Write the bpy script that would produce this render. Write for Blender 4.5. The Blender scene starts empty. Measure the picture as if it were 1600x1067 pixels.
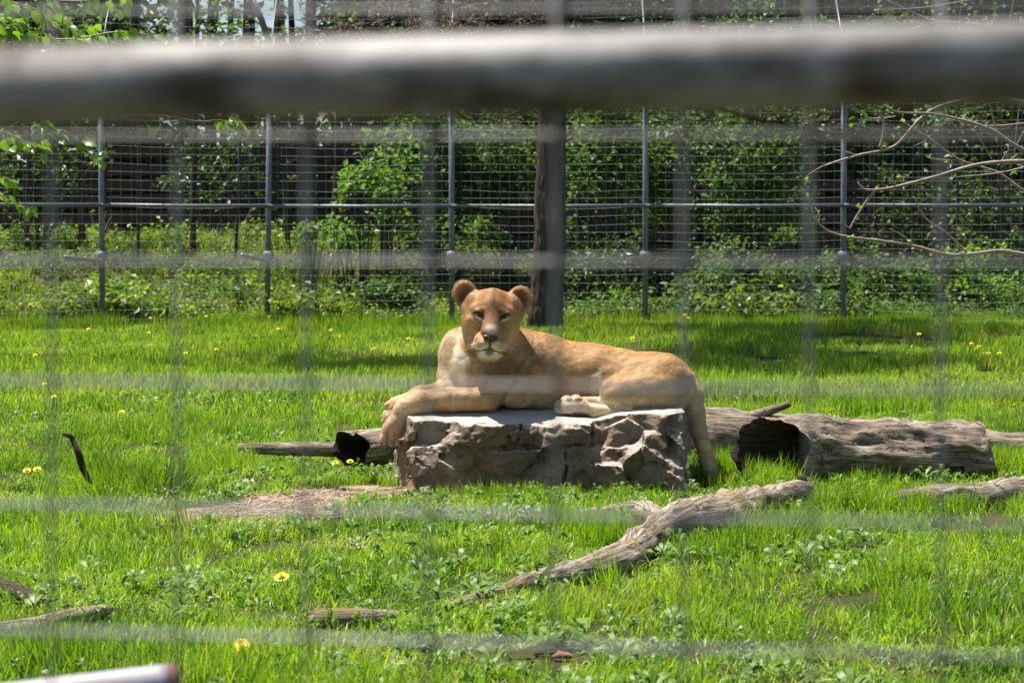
import bpy, math, random
import numpy as np
from mathutils import Vector, Matrix, Euler

# ------------------------------------------------------------------ camera, light, exposure
SC = bpy.context.scene
COL = SC.collection
F = 3600.0                      # focal length in pixels of a 1600 px wide frame
H = 1.12                        # camera height
PITCH = math.radians(2.347)
cam_d = bpy.data.cameras.new('camera')
cam = bpy.data.objects.new('camera', cam_d); COL.objects.link(cam)
cam.location = (0, 0, H); cam.rotation_euler = (math.radians(90) - PITCH, 0, 0)
cam_d.sensor_width = 36; cam_d.lens = 81.0
cam_d.clip_start = 0.05; cam_d.clip_end = 1500
cam_d.dof.use_dof = True; cam_d.dof.focus_distance = 10.6
cam_d.dof.aperture_fstop = 9.6; cam_d.dof.aperture_blades = 8
SC.camera = cam

SUN_EL, SUN_AZ = math.radians(71), math.radians(-60)      # azimuth from +Y towards +X
SUN_DIR = Vector((math.sin(SUN_AZ) * math.cos(SUN_EL), math.cos(SUN_AZ) * math.cos(SUN_EL), math.sin(SUN_EL)))
world = bpy.data.worlds.new('World'); SC.world = world; world.use_nodes = True
wn = world.node_tree.nodes; wl = world.node_tree.links
bg = wn['Background']; sky = wn.new('ShaderNodeTexSky'); sky.sky_type = 'NISHITA'; sky.sun_disc = False
sky.sun_elevation = SUN_EL; sky.sun_rotation = SUN_AZ
wl.new(sky.outputs[0], bg.inputs[0]); bg.inputs[1].default_value = 0.065
sun_d = bpy.data.lights.new('sun', 'SUN'); sun_d.energy = 5.0; sun_d.angle = math.radians(0.53); sun_d.color = (1, 0.955, 0.88)
sun = bpy.data.objects.new('sun', sun_d); COL.objects.link(sun)
sun.rotation_euler = SUN_DIR.to_track_quat('Z', 'Y').to_euler(); sun.location = (-3, 10, 12)
SC.view_settings.view_transform = 'Standard'; SC.view_settings.look = 'None'
SC.view_settings.gamma = 1; SC.view_settings.exposure = 1.08; SC.view_settings.use_curve_mapping = False
SC.render.engine = 'CYCLES'
SC.cycles.max_bounces = 6; SC.cycles.diffuse_bounces = 3; SC.cycles.glossy_bounces = 2
SC.cycles.transmission_bounces = 4; SC.cycles.transparent_max_bounces = 8
SC.cycles.caustics_reflective = False; SC.cycles.caustics_refractive = False
SC.cycles.use_denoising = True

RNG = np.random.default_rng(7)

def ray(px, py):
    u, v = (px - 800) / F, (533.5 - py) / F
    c, s = math.cos(PITCH), math.sin(PITCH)
    return Vector((u, c + v * s, -s + v * c))
def P(px, py, Y):
    r = ray(px, py); t = Y / r.y
    return Vector((r.x * t, Y, H + r.z * t))
def G(px, py, z=0.0):
    r = ray(px, py); t = (z - H) / r.z
    return Vector((r.x * t, r.y * t, z))

# ------------------------------------------------------------------ noise
def _hash(ix, iy, iz, seed):
    h = (ix * 374761393 + iy * 668265263 + iz * 2147483647 + seed * 974711) & 0xFFFFFFFF
    h = ((h ^ (h >> 13)) * 1274126177) & 0xFFFFFFFF
    h = (h ^ (h >> 16)) & 0xFFFFFFFF
    return h.astype(np.float64) / 4294967295.0 * 2 - 1
def vnoise(p, seed=0):
    p = np.asarray(p, dtype=np.float64)
    i = np.floor(p).astype(np.int64); f = p - i; f = f * f * (3 - 2 * f)
    r = 0
    for dx in (0, 1):
        for dy in (0, 1):
            for dz in (0, 1):
                w = (f[..., 0] if dx else 1 - f[..., 0]) * (f[..., 1] if dy else 1 - f[..., 1]) * (f[..., 2] if dz else 1 - f[..., 2])
                r = r + w * _hash(i[..., 0] + dx, i[..., 1] + dy, i[..., 2] + dz, seed)
    return r
def fbm(p, octs=4, seed=0, gain=0.5):
    a, s, r = 1.0, 1.0, 0
    p = np.asarray(p, dtype=np.float64)
    for o in range(octs):
        r = r + a * vnoise(p * s + o * 17.3, seed + o); a *= gain; s *= 2.03
    return r

def gh(x, y):
    """height of the ground"""
    x = np.asarray(x, float); y = np.asarray(y, float)
    p = np.stack([x * 0.45, y * 0.45, x * 0], -1)
    z = 0.05 * vnoise(p, 3) + 0.022 * vnoise(p * 3.1, 5)
    near = np.clip((y - 13) / 4, 0, 1)
    z = z * (0.25 + 0.75 * near)
    # swell on the right in front of the far fence, bank rising behind it
    z = z + 0.16 * np.exp(-((y - 27.5) / 3.0) ** 2) * np.clip((x - 0.2) / 1.2, 0, 1)
    t = np.clip((y - 33.2) / 6.0, 0, 1); z = z + (0.75 + 0.3 * np.clip(-x / 2, -1, 1)) * t * t * (3 - 2 * t) + 0.12 * np.clip(y - 39, 0, 30) / 6
    return z
def gz(x, y): return float(gh(np.array([x]), np.array([y]))[0])

# ------------------------------------------------------------------ mesh helpers
def mesh_np(name, V, faces=None, tris=None, quads=None, smooth=True, col=None, uvw=None):
    me = bpy.data.meshes.new(name)
    V = np.asarray(V, dtype=np.float32)
    me.vertices.add(len(V)); me.vertices.foreach_set('co', V.ravel())
    if faces is not None:
        tot = np.array([len(f) for f in faces], dtype=np.int32); loops = np.array([i for f in faces for i in f], dtype=np.int32)
    elif tris is not None and quads is not None:
        loops = np.concatenate([np.asarray(tris).ravel(), np.asarray(quads).ravel()]).astype(np.int32)
        tot = np.concatenate([np.full(len(tris), 3), np.full(len(quads), 4)]).astype(np.int32)
    elif tris is not None:
        loops = np.asarray(tris, dtype=np.int32).ravel(); tot = np.full(len(tris), 3, dtype=np.int32)
    else:
        loops = np.asarray(quads, dtype=np.int32).ravel(); tot = np.full(len(quads), 4, dtype=np.int32)
    st = np.concatenate([[0], np.cumsum(tot)[:-1]]).astype(np.int32)
    me.loops.add(len(loops)); me.loops.foreach_set('vertex_index', loops)
    me.polygons.add(len(tot)); me.polygons.foreach_set('loop_start', st); me.polygons.foreach_set('loop_total', tot)
    me.polygons.foreach_set('use_smooth', np.full(len(tot), smooth, dtype=bool))
    if col is not None:
        a = me.color_attributes.new('Col', 'FLOAT_COLOR', 'POINT')
        c = np.ones((len(V), 4), dtype=np.float32); c[:, :3] = col
        a.data.foreach_set('color', c.ravel())
    me.update(calc_edges=True); me.validate()
    return me
def ob(name, me, mat=None, parent=None, loc=None):
    o = bpy.data.objects.new(name, me); COL.objects.link(o)
    if mat is not None and not me.materials: me.materials.append(mat)
    if parent is not None:
        o.parent = parent
        if loc is None: o.location = -parent.location if parent.parent is None else (0, 0, 0)
    if loc is not None: o.location = loc
    return o
def tag(o, label=None, cat=None, group=None, kind=None):
    for k, v in (('label', label), ('category', cat), ('group', group), ('kind', kind)):
        if v: o[k] = v
    return o
def thing(name, loc, label, cat, group=None):
    o = bpy.data.objects.new(name, None); COL.objects.link(o); o.location = loc; o.empty_display_size = 0.1
    return tag(o, label, cat, group)

def tube_data(path, radii, seg=8, amp=0.0, nscale=8.0, seed=0, cap=True, ell=1.0, ridges=0.0, rid_n=9):
    path = np.asarray([tuple(p) for p in path], float); n = len(path)
    radii = np.broadcast_to(np.asarray(radii, float), (n,))
    T = np.gradient(path, axis=0); T /= np.linalg.norm(T, axis=1)[:, None] + 1e-9
    up = np.array([0, 0, 1.0]) if abs(T[0][2]) < 0.9 else np.array([0, 1.0, 0])
    Vs = []; a = np.linspace(0, 2 * math.pi, seg, endpoint=False)
    N = np.cross(T[0], up); N /= np.linalg.norm(N)
    for i in range(n):
        N = N - T[i] * N.dot(T[i]); N /= np.linalg.norm(N) + 1e-9; B = np.cross(T[i], N)
        r = np.full(seg, radii[i])
        ring = path[i] + (np.cos(a)[:, None] * N + np.sin(a)[:, None] * B * ell) * r[:, None]
        if amp:
            d = fbm(ring * nscale, 3, seed) * amp
            if ridges:
                L = np.stack([np.cos(a) * rid_n / 3, np.sin(a) * rid_n / 3, np.full(seg, i * 0.18)], -1)
                d = d + ridges * (np.abs(vnoise(L * 1.6, seed + 5)) - 0.4)
            ring = ring + (np.cos(a)[:, None] * N + np.sin(a)[:, None] * B) * (d * radii[i])[:, None]
        Vs.append(ring)
    V = np.concatenate(Vs)
    q = []
    for i in range(n - 1):
        for j in range(seg):
            k = (j + 1) % seg
            q.append((i * seg + j, i * seg + k, (i + 1) * seg + k, (i + 1) * seg + j))
    faces = q
    if cap:
        faces = q + [tuple(range(seg))[::-1], tuple((n - 1) * seg + j for j in range(seg))]
    return V, faces
def set_lc(me, path, seg, r, copies=1):
    """grain coordinates: round the stem and along it"""
    path = np.asarray([tuple(p) for p in path], float); n = len(path); s = np.concatenate([[0], np.cumsum(np.linalg.norm(np.diff(path, axis=0), axis=1))])
    a = np.linspace(0, 2 * math.pi, seg, endpoint=False); rr = float(np.mean(r))
    L = np.stack([np.tile(np.cos(a) * rr, n), np.tile(np.sin(a) * rr, n), np.repeat(s, seg)], 1); L = np.concatenate([L] * copies)
    at = me.attributes.new('lc', 'FLOAT_VECTOR', 'POINT'); at.data.foreach_set('vector', (L + np.array([0, 0, path[0][0] * 3.1])).astype(np.float32).ravel())
def tube(name, path, radii, mat, parent=None, **k):
    V, f = tube_data(path, radii, **k); me = mesh_np(name, V, faces=f)
    set_lc(me, path, k.get('seg', 8), radii)
    return ob(name, me, mat, parent)
def merge_data(lst):
    Vs, Fs, o = [], [], 0
    for V, f in lst:
        Vs.append(V); Fs += [tuple(i + o for i in q) for q in f]; o += len(V)
    return np.concatenate(Vs), Fs
def smooth_path(pts, n):
    pts = np.asarray([tuple(p) for p in pts], float)
    m = len(pts); t = np.linspace(0, m - 1, n); i = np.clip(t.astype(int), 0, m - 2); f = (t - i)[:, None]
    p0 = pts[np.clip(i - 1, 0, m - 1)]; p1 = pts[i]; p2 = pts[i + 1]; p3 = pts[np.clip(i + 2, 0, m - 1)]
    return 0.5 * (2 * p1 + (p2 - p0) * f + (2 * p0 - 5 * p1 + 4 * p2 - p3) * f ** 2 + (3 * p1 - p0 - 3 * p2 + p3) * f ** 3)

def surface_nets(Fd, origin, h):
    """zero surface of the field Fd (negative inside) -> vertices, quads"""
    S = Fd < 0
    nx, ny, nz = Fd.shape
    c = np.zeros((nx - 1, ny - 1, nz - 1), dtype=np.uint8)
    for dx in (0, 1):
        for dy in (0, 1):
            for dz in (0, 1):
                c += S[dx:nx - 1 + dx, dy:ny - 1 + dy, dz:nz - 1 + dz]
    act = np.argwhere((c > 0) & (c < 8))
    idx = np.full(c.shape, -1, dtype=np.int32); idx[tuple(act.T)] = np.arange(len(act))
    acc = np.zeros((len(act), 3)); cnt = np.zeros(len(act))
    for ax in range(3):
        o1, o2 = [a for a in range(3) if a != ax]
        for u in (0, 1):
            for v in (0, 1):
                a = act.copy(); a[:, o1] += u; a[:, o2] += v
                b = a.copy(); b[:, ax] += 1
                fa = Fd[tuple(a.T)]; fb = Fd[tuple(b.T)]
                m = (fa < 0) != (fb < 0)
                t = np.where(m, fa / (fa - fb + 1e-12), 0)
                p = a.astype(float); p[:, ax] += t
                acc[m] += p[m]; cnt[m] += 1
    V = acc / cnt[:, None] * h + np.asarray(origin)
    quads = []
    for ax in range(3):
        o1, o2 = (ax + 1) % 3, (ax + 2) % 3
        sl0 = [slice(1, -1)] * 3; sl1 = [slice(1, -1)] * 3
        sl0[ax] = slice(0, -1); sl1[ax] = slice(1, None)
        A = S[tuple(sl0)]; B = S[tuple(sl1)]
        e = np.argwhere(A != B)
        if not len(e): continue
        base = e.copy(); base[:, o1] += 1; base[:, o2] += 1
        flip = ~A[tuple(e.T)]
        def cell(u, v):
            q = base.copy(); q[:, o1] -= u; q[:, o2] -= v
            q = np.clip(q, 0, np.array(c.shape) - 1)
            return idx[tuple(q.T)]
        q = np.stack([cell(1, 1), cell(0, 1), cell(0, 0), cell(1, 0)], 1)
        q[flip] = q[flip][:, ::-1]
        quads.append(q)
    q = np.concatenate(quads); q = q[(q >= 0).all(1)]
    return V, q

class Field:
    def __init__(s, lo, hi, h):
        s.lo = np.array(lo, float); s.h = h
        n = np.ceil((np.array(hi) - s.lo) / h).astype(int) + 1
        s.F = np.full(tuple(n), 40.0, dtype=np.float32); s.n = n
    def box(s, lo, hi):
        a = np.clip(np.floor((np.array(lo) - s.lo) / s.h).astype(int), 0, s.n)
        b = np.clip(np.ceil((np.array(hi) - s.lo) / s.h).astype(int) + 1, 0, s.n)
        sl = tuple(slice(a[i], b[i]) for i in range(3))
        X, Y, Z = np.meshgrid(*[(s.lo[i] + np.arange(a[i], b[i]) * s.h).astype(np.float32) for i in range(3)], indexing='ij', sparse=True)
        return sl, X, Y, Z
    def add(s, d, sl, k, sub=False):
        f = s.F[sl]
        if sub:
            d = -d; hh = np.clip(k - np.abs(f - d), 0, None) / k
            s.F[sl] = np.maximum(f, d) + hh * hh * k * 0.25
        else:
            hh = np.clip(k - np.abs(f - d), 0, None) / k
            s.F[sl] = np.minimum(f, d) - hh * hh * k * 0.25
    def cap(s, a, b, ra, rb, k=8, sub=False):
        a = np.array(a, float); b = np.array(b, float); m = max(ra, rb) + k + 4 * s.h
        sl, X, Y, Z = s.box(np.minimum(a, b) - m, np.maximum(a, b) + m)
        ab = b - a; L = ab.dot(ab) + 1e-9
        t = np.clip(((X - a[0]) * ab[0] + (Y - a[1]) * ab[1] + (Z - a[2]) * ab[2]) / L, 0, 1)
        d = np.sqrt((X - a[0] - t * ab[0]) ** 2 + (Y - a[1] - t * ab[1]) ** 2 + (Z - a[2] - t * ab[2]) ** 2) - (ra + (rb - ra) * t)
        s.add(d, sl, k, sub)
    def ell(s, c, r, k=8, sub=False, R=None):
        c = np.array(c, float); r = np.array(r, float); m = (max(r) if R is not None else r) + k + 4 * s.h
        sl, X, Y, Z = s.box(c - m, c + m)
        x, y, z = X - c[0], Y - c[1], Z - c[2]
        if R is not None:
            R = np.asarray(R)   # rows: local axes in field space
            x, y, z = (R[0, 0] * x + R[0, 1] * y + R[0, 2] * z), (R[1, 0] * x + R[1, 1] * y + R[1, 2] * z), (R[2, 0] * x + R[2, 1] * y + R[2, 2] * z)
        k0 = np.sqrt((x / r[0]) ** 2 + (y / r[1]) ** 2 + (z / r[2]) ** 2)
        k1 = np.sqrt((x / r[0] ** 2) ** 2 + (y / r[1] ** 2) ** 2 + (z / r[2] ** 2) ** 2) + 1e-6
        s.add((k0 * (k0 - 1) / k1).astype(np.float32), sl, k, sub)

# ------------------------------------------------------------------ materials
def nt(name):
    m = bpy.data.materials.new(name); m.use_nodes = True
    t = m.node_tree; p = t.nodes['Principled BSDF']
    return m, t, p
def noise_node(t, scale, detail=4, rough=0.55, coord='Object', stretch=None, dist=0.0):
    tc = t.nodes.new('ShaderNodeTexCoord'); n = t.nodes.new('ShaderNodeTexNoise')
    n.inputs['Scale'].default_value = scale; n.inputs['Detail'].default_value = detail
    n.inputs['Roughness'].default_value = rough; n.inputs['Distortion'].default_value = dist
    src = tc.outputs[coord]
    if coord == 'World':
        pass
    if stretch:
        mp = t.nodes.new('ShaderNodeMapping'); mp.inputs['Scale'].default_value = stretch
        t.links.new(src, mp.inputs[0]); src = mp.outputs[0]
    t.links.new(src, n.inputs['Vector'])
    return n
def ramp(t, fac, stops):
    r = t.nodes.new('ShaderNodeValToRGB'); e = r.color_ramp.elements
    while len(e) < len(stops): e.new(0.5)
    for el, (p_, c_) in zip(e, stops): el.position = p_; el.color = (*c_, 1)
    t.links.new(fac, r.inputs[0]); return r
def mixc(t, a, b, fac, mode='MIX'):
    n = t.nodes.new('ShaderNodeMix'); n.data_type = 'RGBA'; n.blend_type = mode
    for s_, v in ((n.inputs[0], fac), (n.inputs[6], a), (n.inputs[7], b)):
        if hasattr(v, 'is_output') or isinstance(v, bpy.types.NodeSocket): t.links.new(v, s_)
        elif isinstance(v, tuple): s_.default_value = (*v, 1)
        else: s_.default_value = v
    return n.outputs[2]
def bump(t, p, h, strength=0.5, dist=0.01, normal=None):
    b = t.nodes.new('ShaderNodeBump'); b.inputs['Strength'].default_value = strength; b.inputs['Distance'].default_value = dist
    t.links.new(h, b.inputs['Height'])
    if normal is not None: t.links.new(normal, b.inputs['Normal'])
    t.links.new(b.outputs[0], p.inputs['Normal']); return b.outputs[0]
def setc(t, p, c):
    if isinstance(c, tuple): p.inputs['Base Color'].default_value = (*c, 1)
    else: t.links.new(c, p.inputs['Base Color'])
def translucent(t, p, col, fac, tcol_mul=(1.3, 1.5, 0.5)):
    tr = t.nodes.new('ShaderNodeBsdfTranslucent'); mx = t.nodes.new('ShaderNodeMixShader'); mx.inputs[0].default_value = fac
    c2 = mixc(t, col, tcol_mul, 1.0, 'MULTIPLY')
    t.links.new(c2, tr.inputs[0]); t.links.new(p.outputs[0], mx.inputs[1]); t.links.new(tr.outputs[0], mx.inputs[2])
    t.links.new(mx.outputs[0], t.nodes['Material Output'].inputs[0])

def mat_simple(name, c1, c2=None, scale=20, rough=0.6, b=0.0, metallic=0.0, stretch=None, bd=0.005, detail=5):
    m, t, p = nt(name)
    n = noise_node(t, scale, detail, stretch=stretch)
    c2 = c2 or c1
    r = ramp(t, n.outputs[0], [(0.3, c1), (0.7, c2)])
    setc(t, p, r.outputs[0]); p.inputs['Roughness'].default_value = rough; p.inputs['Metallic'].default_value = metallic
    if b: bump(t, p, n.outputs[0], b, bd)
    return m

def mat_leaf(name, stops, rough=0.45, fac=0.4, wscale=1.2, mul=(1.3, 1.5, 0.45)):
    """leaf material: colour by patch noise, by instance / island and a little by leaf"""
    m, t, p = nt(name)
    g = t.nodes.new('ShaderNodeNewGeometry'); oi = t.nodes.new('ShaderNodeObjectInfo')
    n = t.nodes.new('ShaderNodeTexNoise'); n.inputs['Scale'].default_value = wscale; n.inputs['Detail'].default_value = 4; n.inputs['Roughness'].default_value = 0.7
    t.links.new(g.outputs['Position'], n.inputs['Vector'])
    a = t.nodes.new('ShaderNodeMath'); a.operation = 'MULTIPLY_ADD'; a.inputs[1].default_value = 0.5; a.inputs[2].default_value = -0.25
    t.links.new(g.outputs['Random Per Island'], a.inputs[0])
    b_ = t.nodes.new('ShaderNodeMath'); b_.operation = 'MULTIPLY_ADD'; b_.inputs[1].default_value = 0.22
    t.links.new(oi.outputs['Random'], b_.inputs[0]); t.links.new(a.outputs[0], b_.inputs[2])
    s_ = t.nodes.new('ShaderNodeMath'); s_.operation = 'ADD'; t.links.new(n.outputs[0], s_.inputs[0]); t.links.new(b_.outputs[0], s_.inputs[1])
    r = ramp(t, s_.outputs[0], stops)
    setc(t, p, r.outputs[0]); p.inputs['Roughness'].default_value = rough
    translucent(t, p, r.outputs[0], fac, mul)
    return m

def scatter(name, pts, rot, scl, vi, sources):
    """one object holding instances of the source meshes at the points"""
    coll = bpy.data.collections.new(name + '_sources')
    for i, (me) in enumerate(sources):
        so = bpy.data.objects.new('%s_source_%02d' % (name, i), me); coll.objects.link(so)
    me = bpy.data.meshes.new(name); me.vertices.add(len(pts)); me.vertices.foreach_set('co', np.asarray(pts, dtype=np.float32).ravel())
    for nm, ty, dat, key in (('rot', 'FLOAT_VECTOR', rot, 'vector'), ('scl', 'FLOAT_VECTOR', scl, 'vector'), ('vi', 'INT', vi, 'value')):
        at = me.attributes.new(nm, ty, 'POINT')
        at.data.foreach_set(key, np.asarray(dat, dtype=np.int32 if ty == 'INT' else np.float32).ravel())
    o = bpy.data.objects.new(name, me); COL.objects.link(o)
    ng = bpy.data.node_groups.new(name + '_nodes', 'GeometryNodeTree')
    ng.interface.new_socket('Geometry', in_out='INPUT', socket_type='NodeSocketGeometry')
    ng.interface.new_socket('Geometry', in_out='OUTPUT', socket_type='NodeSocketGeometry')
    N = ng.nodes; L = ng.links
    gi = N.new('NodeGroupInput'); go = N.new('NodeGroupOutput'); ip = N.new('GeometryNodeInstanceOnPoints'); ci = N.new('GeometryNodeCollectionInfo')
    ci.inputs['Collection'].default_value = coll; ci.inputs['Separate Children'].default_value = True; ci.inputs['Reset Children'].default_value = True
    def attr(nm, ty):
        a = N.new('GeometryNodeInputNamedAttribute'); a.data_type = ty; a.inputs['Name'].default_value = nm; return a.outputs[0]
    L.new(gi.outputs[0], ip.inputs['Points']); L.new(ci.outputs[0], ip.inputs['Instance'])
    ip.inputs['Pick Instance'].default_value = True
    L.new(attr('vi', 'INT'), ip.inputs['Instance Index'])
    er = N.new('FunctionNodeEulerToRotation'); L.new(attr('rot', 'FLOAT_VECTOR'), er.inputs[0]); L.new(er.outputs[0], ip.inputs['Rotation'])
    L.new(attr('scl', 'FLOAT_VECTOR'), ip.inputs['Scale']); L.new(ip.outputs[0], go.inputs[0])
    md = o.modifiers.new('scatter', 'NODES'); md.node_group = ng
    return o
# ------------------------------------------------------------------ ground, grass, straw, weeds
def build_ground():
    xs = np.concatenate([[-400, -120, -50, -25], np.linspace(-14, 14, 150), [25, 50, 120, 400]])
    ys = np.concatenate([[-60, -20, -5, 0], np.linspace(1, 46, 260), [50, 56, 64, 80, 120, 250, 900]])
    X, Y = np.meshgrid(xs, ys, indexing='ij')
    Z = gh(X, np.minimum(Y, 60))
    Z = np.where((np.abs(X) > 20), gh(X * 0 + np.sign(X) * 20, np.minimum(Y, 60)), Z)
    V = np.stack([X, Y, Z], -1).reshape(-1, 3); ny = len(ys)
    I = np.arange(len(xs) - 1)[:, None] * ny + np.arange(ny - 1)[None]
    Q = np.stack([I, I + ny, I + ny + 1, I + 1], -1).reshape(-1, 4)
    m, t, p = nt('soil')
    n = noise_node(t, 2.5, 6, 0.6); n2 = noise_node(t, 60, 5, 0.7)
    r = ramp(t, n.outputs[0], [(0.3, (0.045, 0.055, 0.02)), (0.55, (0.075, 0.075, 0.03)), (0.75, (0.12, 0.095, 0.055))])
    c = mixc(t, r.outputs[0], n2.outputs[0], 0.3, 'MULTIPLY'); setc(t, p, c)
    p.inputs['Roughness'].default_value = 0.95; p.inputs['Specular IOR Level'].default_value = 0.05
    bump(t, p, n2.outputs[0], 0.8, 0.02)
    o = ob('ground', mesh_np('ground', V, quads=Q), m); o['kind'] = 'structure'
build_ground()

def blade_mesh(name, n, rad, hmin, hmax, wmin, wmax, seed, lean=0.5, segs=3, mats=None, flat=False):
    rng = np.random.default_rng(seed)
    V, T = [], []
    for k in range(n):
        a = rng.uniform(0, 6.283); r = rad * math.sqrt(rng.random())
        bx, by = r * math.cos(a), r * math.sin(a)
        L = rng.uniform(hmin, hmax); w = rng.uniform(wmin, wmax); ld = rng.uniform(0, 6.283)
        l0 = rng.uniform(0.0, lean * 0.5); cur = rng.uniform(0.1, lean * 1.6)
        sd = np.array([-math.sin(ld + rng.uniform(-.6, .6)), math.cos(ld + rng.uniform(-.6, .6)), 0.0])
        pos = np.array([bx, by, -0.01]); th = l0; b = len(V)
        for i in range(segs + 1):
            t = i / segs; ww = w * (1 - t ** 1.7)
            if i == segs: V.append(pos.copy())
            else: V.append(pos - sd * ww / 2); V.append(pos + sd * ww / 2)
            th2 = th + cur * t
            pos = pos + L / segs * np.array([math.cos(ld) * math.sin(th2), math.sin(ld) * math.sin(th2), math.cos(th2)])
        for i in range(segs - 1):
            q = b + 2 * i; T += [(q, q + 1, q + 3), (q, q + 3, q + 2)]
        q = b + 2 * (segs - 1); T.append((q, q + 1, q + 2))
    me = mesh_np(name, V, tris=T, smooth=True)
    if mats: me.materials.append(mats)
    return me

GRASS_M = mat_leaf('grass_blade', [(0.25, (0.040, 0.105, 0.010)), (0.44, (0.125, 0.24, 0.012)), (0.63, (0.22, 0.35, 0.018)), (0.88, (0.36, 0.40, 0.07))], 0.42, 0.5, 1.1, (1.35, 1.5, 0.5))
GRASS_M.node_tree.nodes['Principled BSDF'].inputs['Specular IOR Level'].default_value = 0.4
TALL_M = mat_leaf('tall_grass_blade', [(0.25, (0.11, 0.20, 0.012)), (0.6, (0.20, 0.32, 0.018)), (1.0, (0.30, 0.38, 0.04))], 0.4, 0.55, 1.1, (1.35, 1.5, 0.5))
WEED_M = mat_leaf('weed_leaf', [(0.25, (0.05, 0.11, 0.016)), (0.55, (0.10, 0.19, 0.022)), (0.9, (0.17, 0.26, 0.04))], 0.5, 0.35, 2.0)
STRAW_M = mat_leaf('dry_straw', [(0.3, (0.19, 0.12, 0.07)), (0.6, (0.33, 0.235, 0.155)), (0.9, (0.52, 0.42, 0.31))], 0.6, 0.15, 6.0, (1, 1, 0.9))

# footprints of logs and stones where the grass stays low: (px0,py0)-(px1,py1) given on the ground, radius m
BLOCK = []
def seg_dist(x, y, a, b):
    ab = np.array([b[0] - a[0], b[1] - a[1]]); L = ab @ ab + 1e-9
    t = np.clip(((x - a[0]) * ab[0] + (y - a[1]) * ab[1]) / L, 0, 1)
    return np.hypot(x - a[0] - t * ab[0], y - a[1] - t * ab[1])
def straw_w(x, y):
    """1 where dry straw lies"""
    g1 = G(480, 795); g2 = G(600, 772); g3 = G(930, 766); g4 = G(1050, 758); g0 = G(375, 812)
    n = 0.14 * vnoise(np.stack([x * 4, y * 4, x * 0], -1), 71) + 0.07 * vnoise(np.stack([x * 13, y * 13, x * 0], -1), 72)
    d = np.minimum(seg_dist(x, (y - 0) * 1.0, (g0.x, g0.y), (g2.x, g2.y + 0.1)) - 0.40, seg_dist(x, y, (g3.x - 0.15, g3.y + 0.15), (g4.x, g4.y + 0.1)) - 0.17)
    return np.clip((-d + n) / 0.10, 0, 1)

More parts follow.
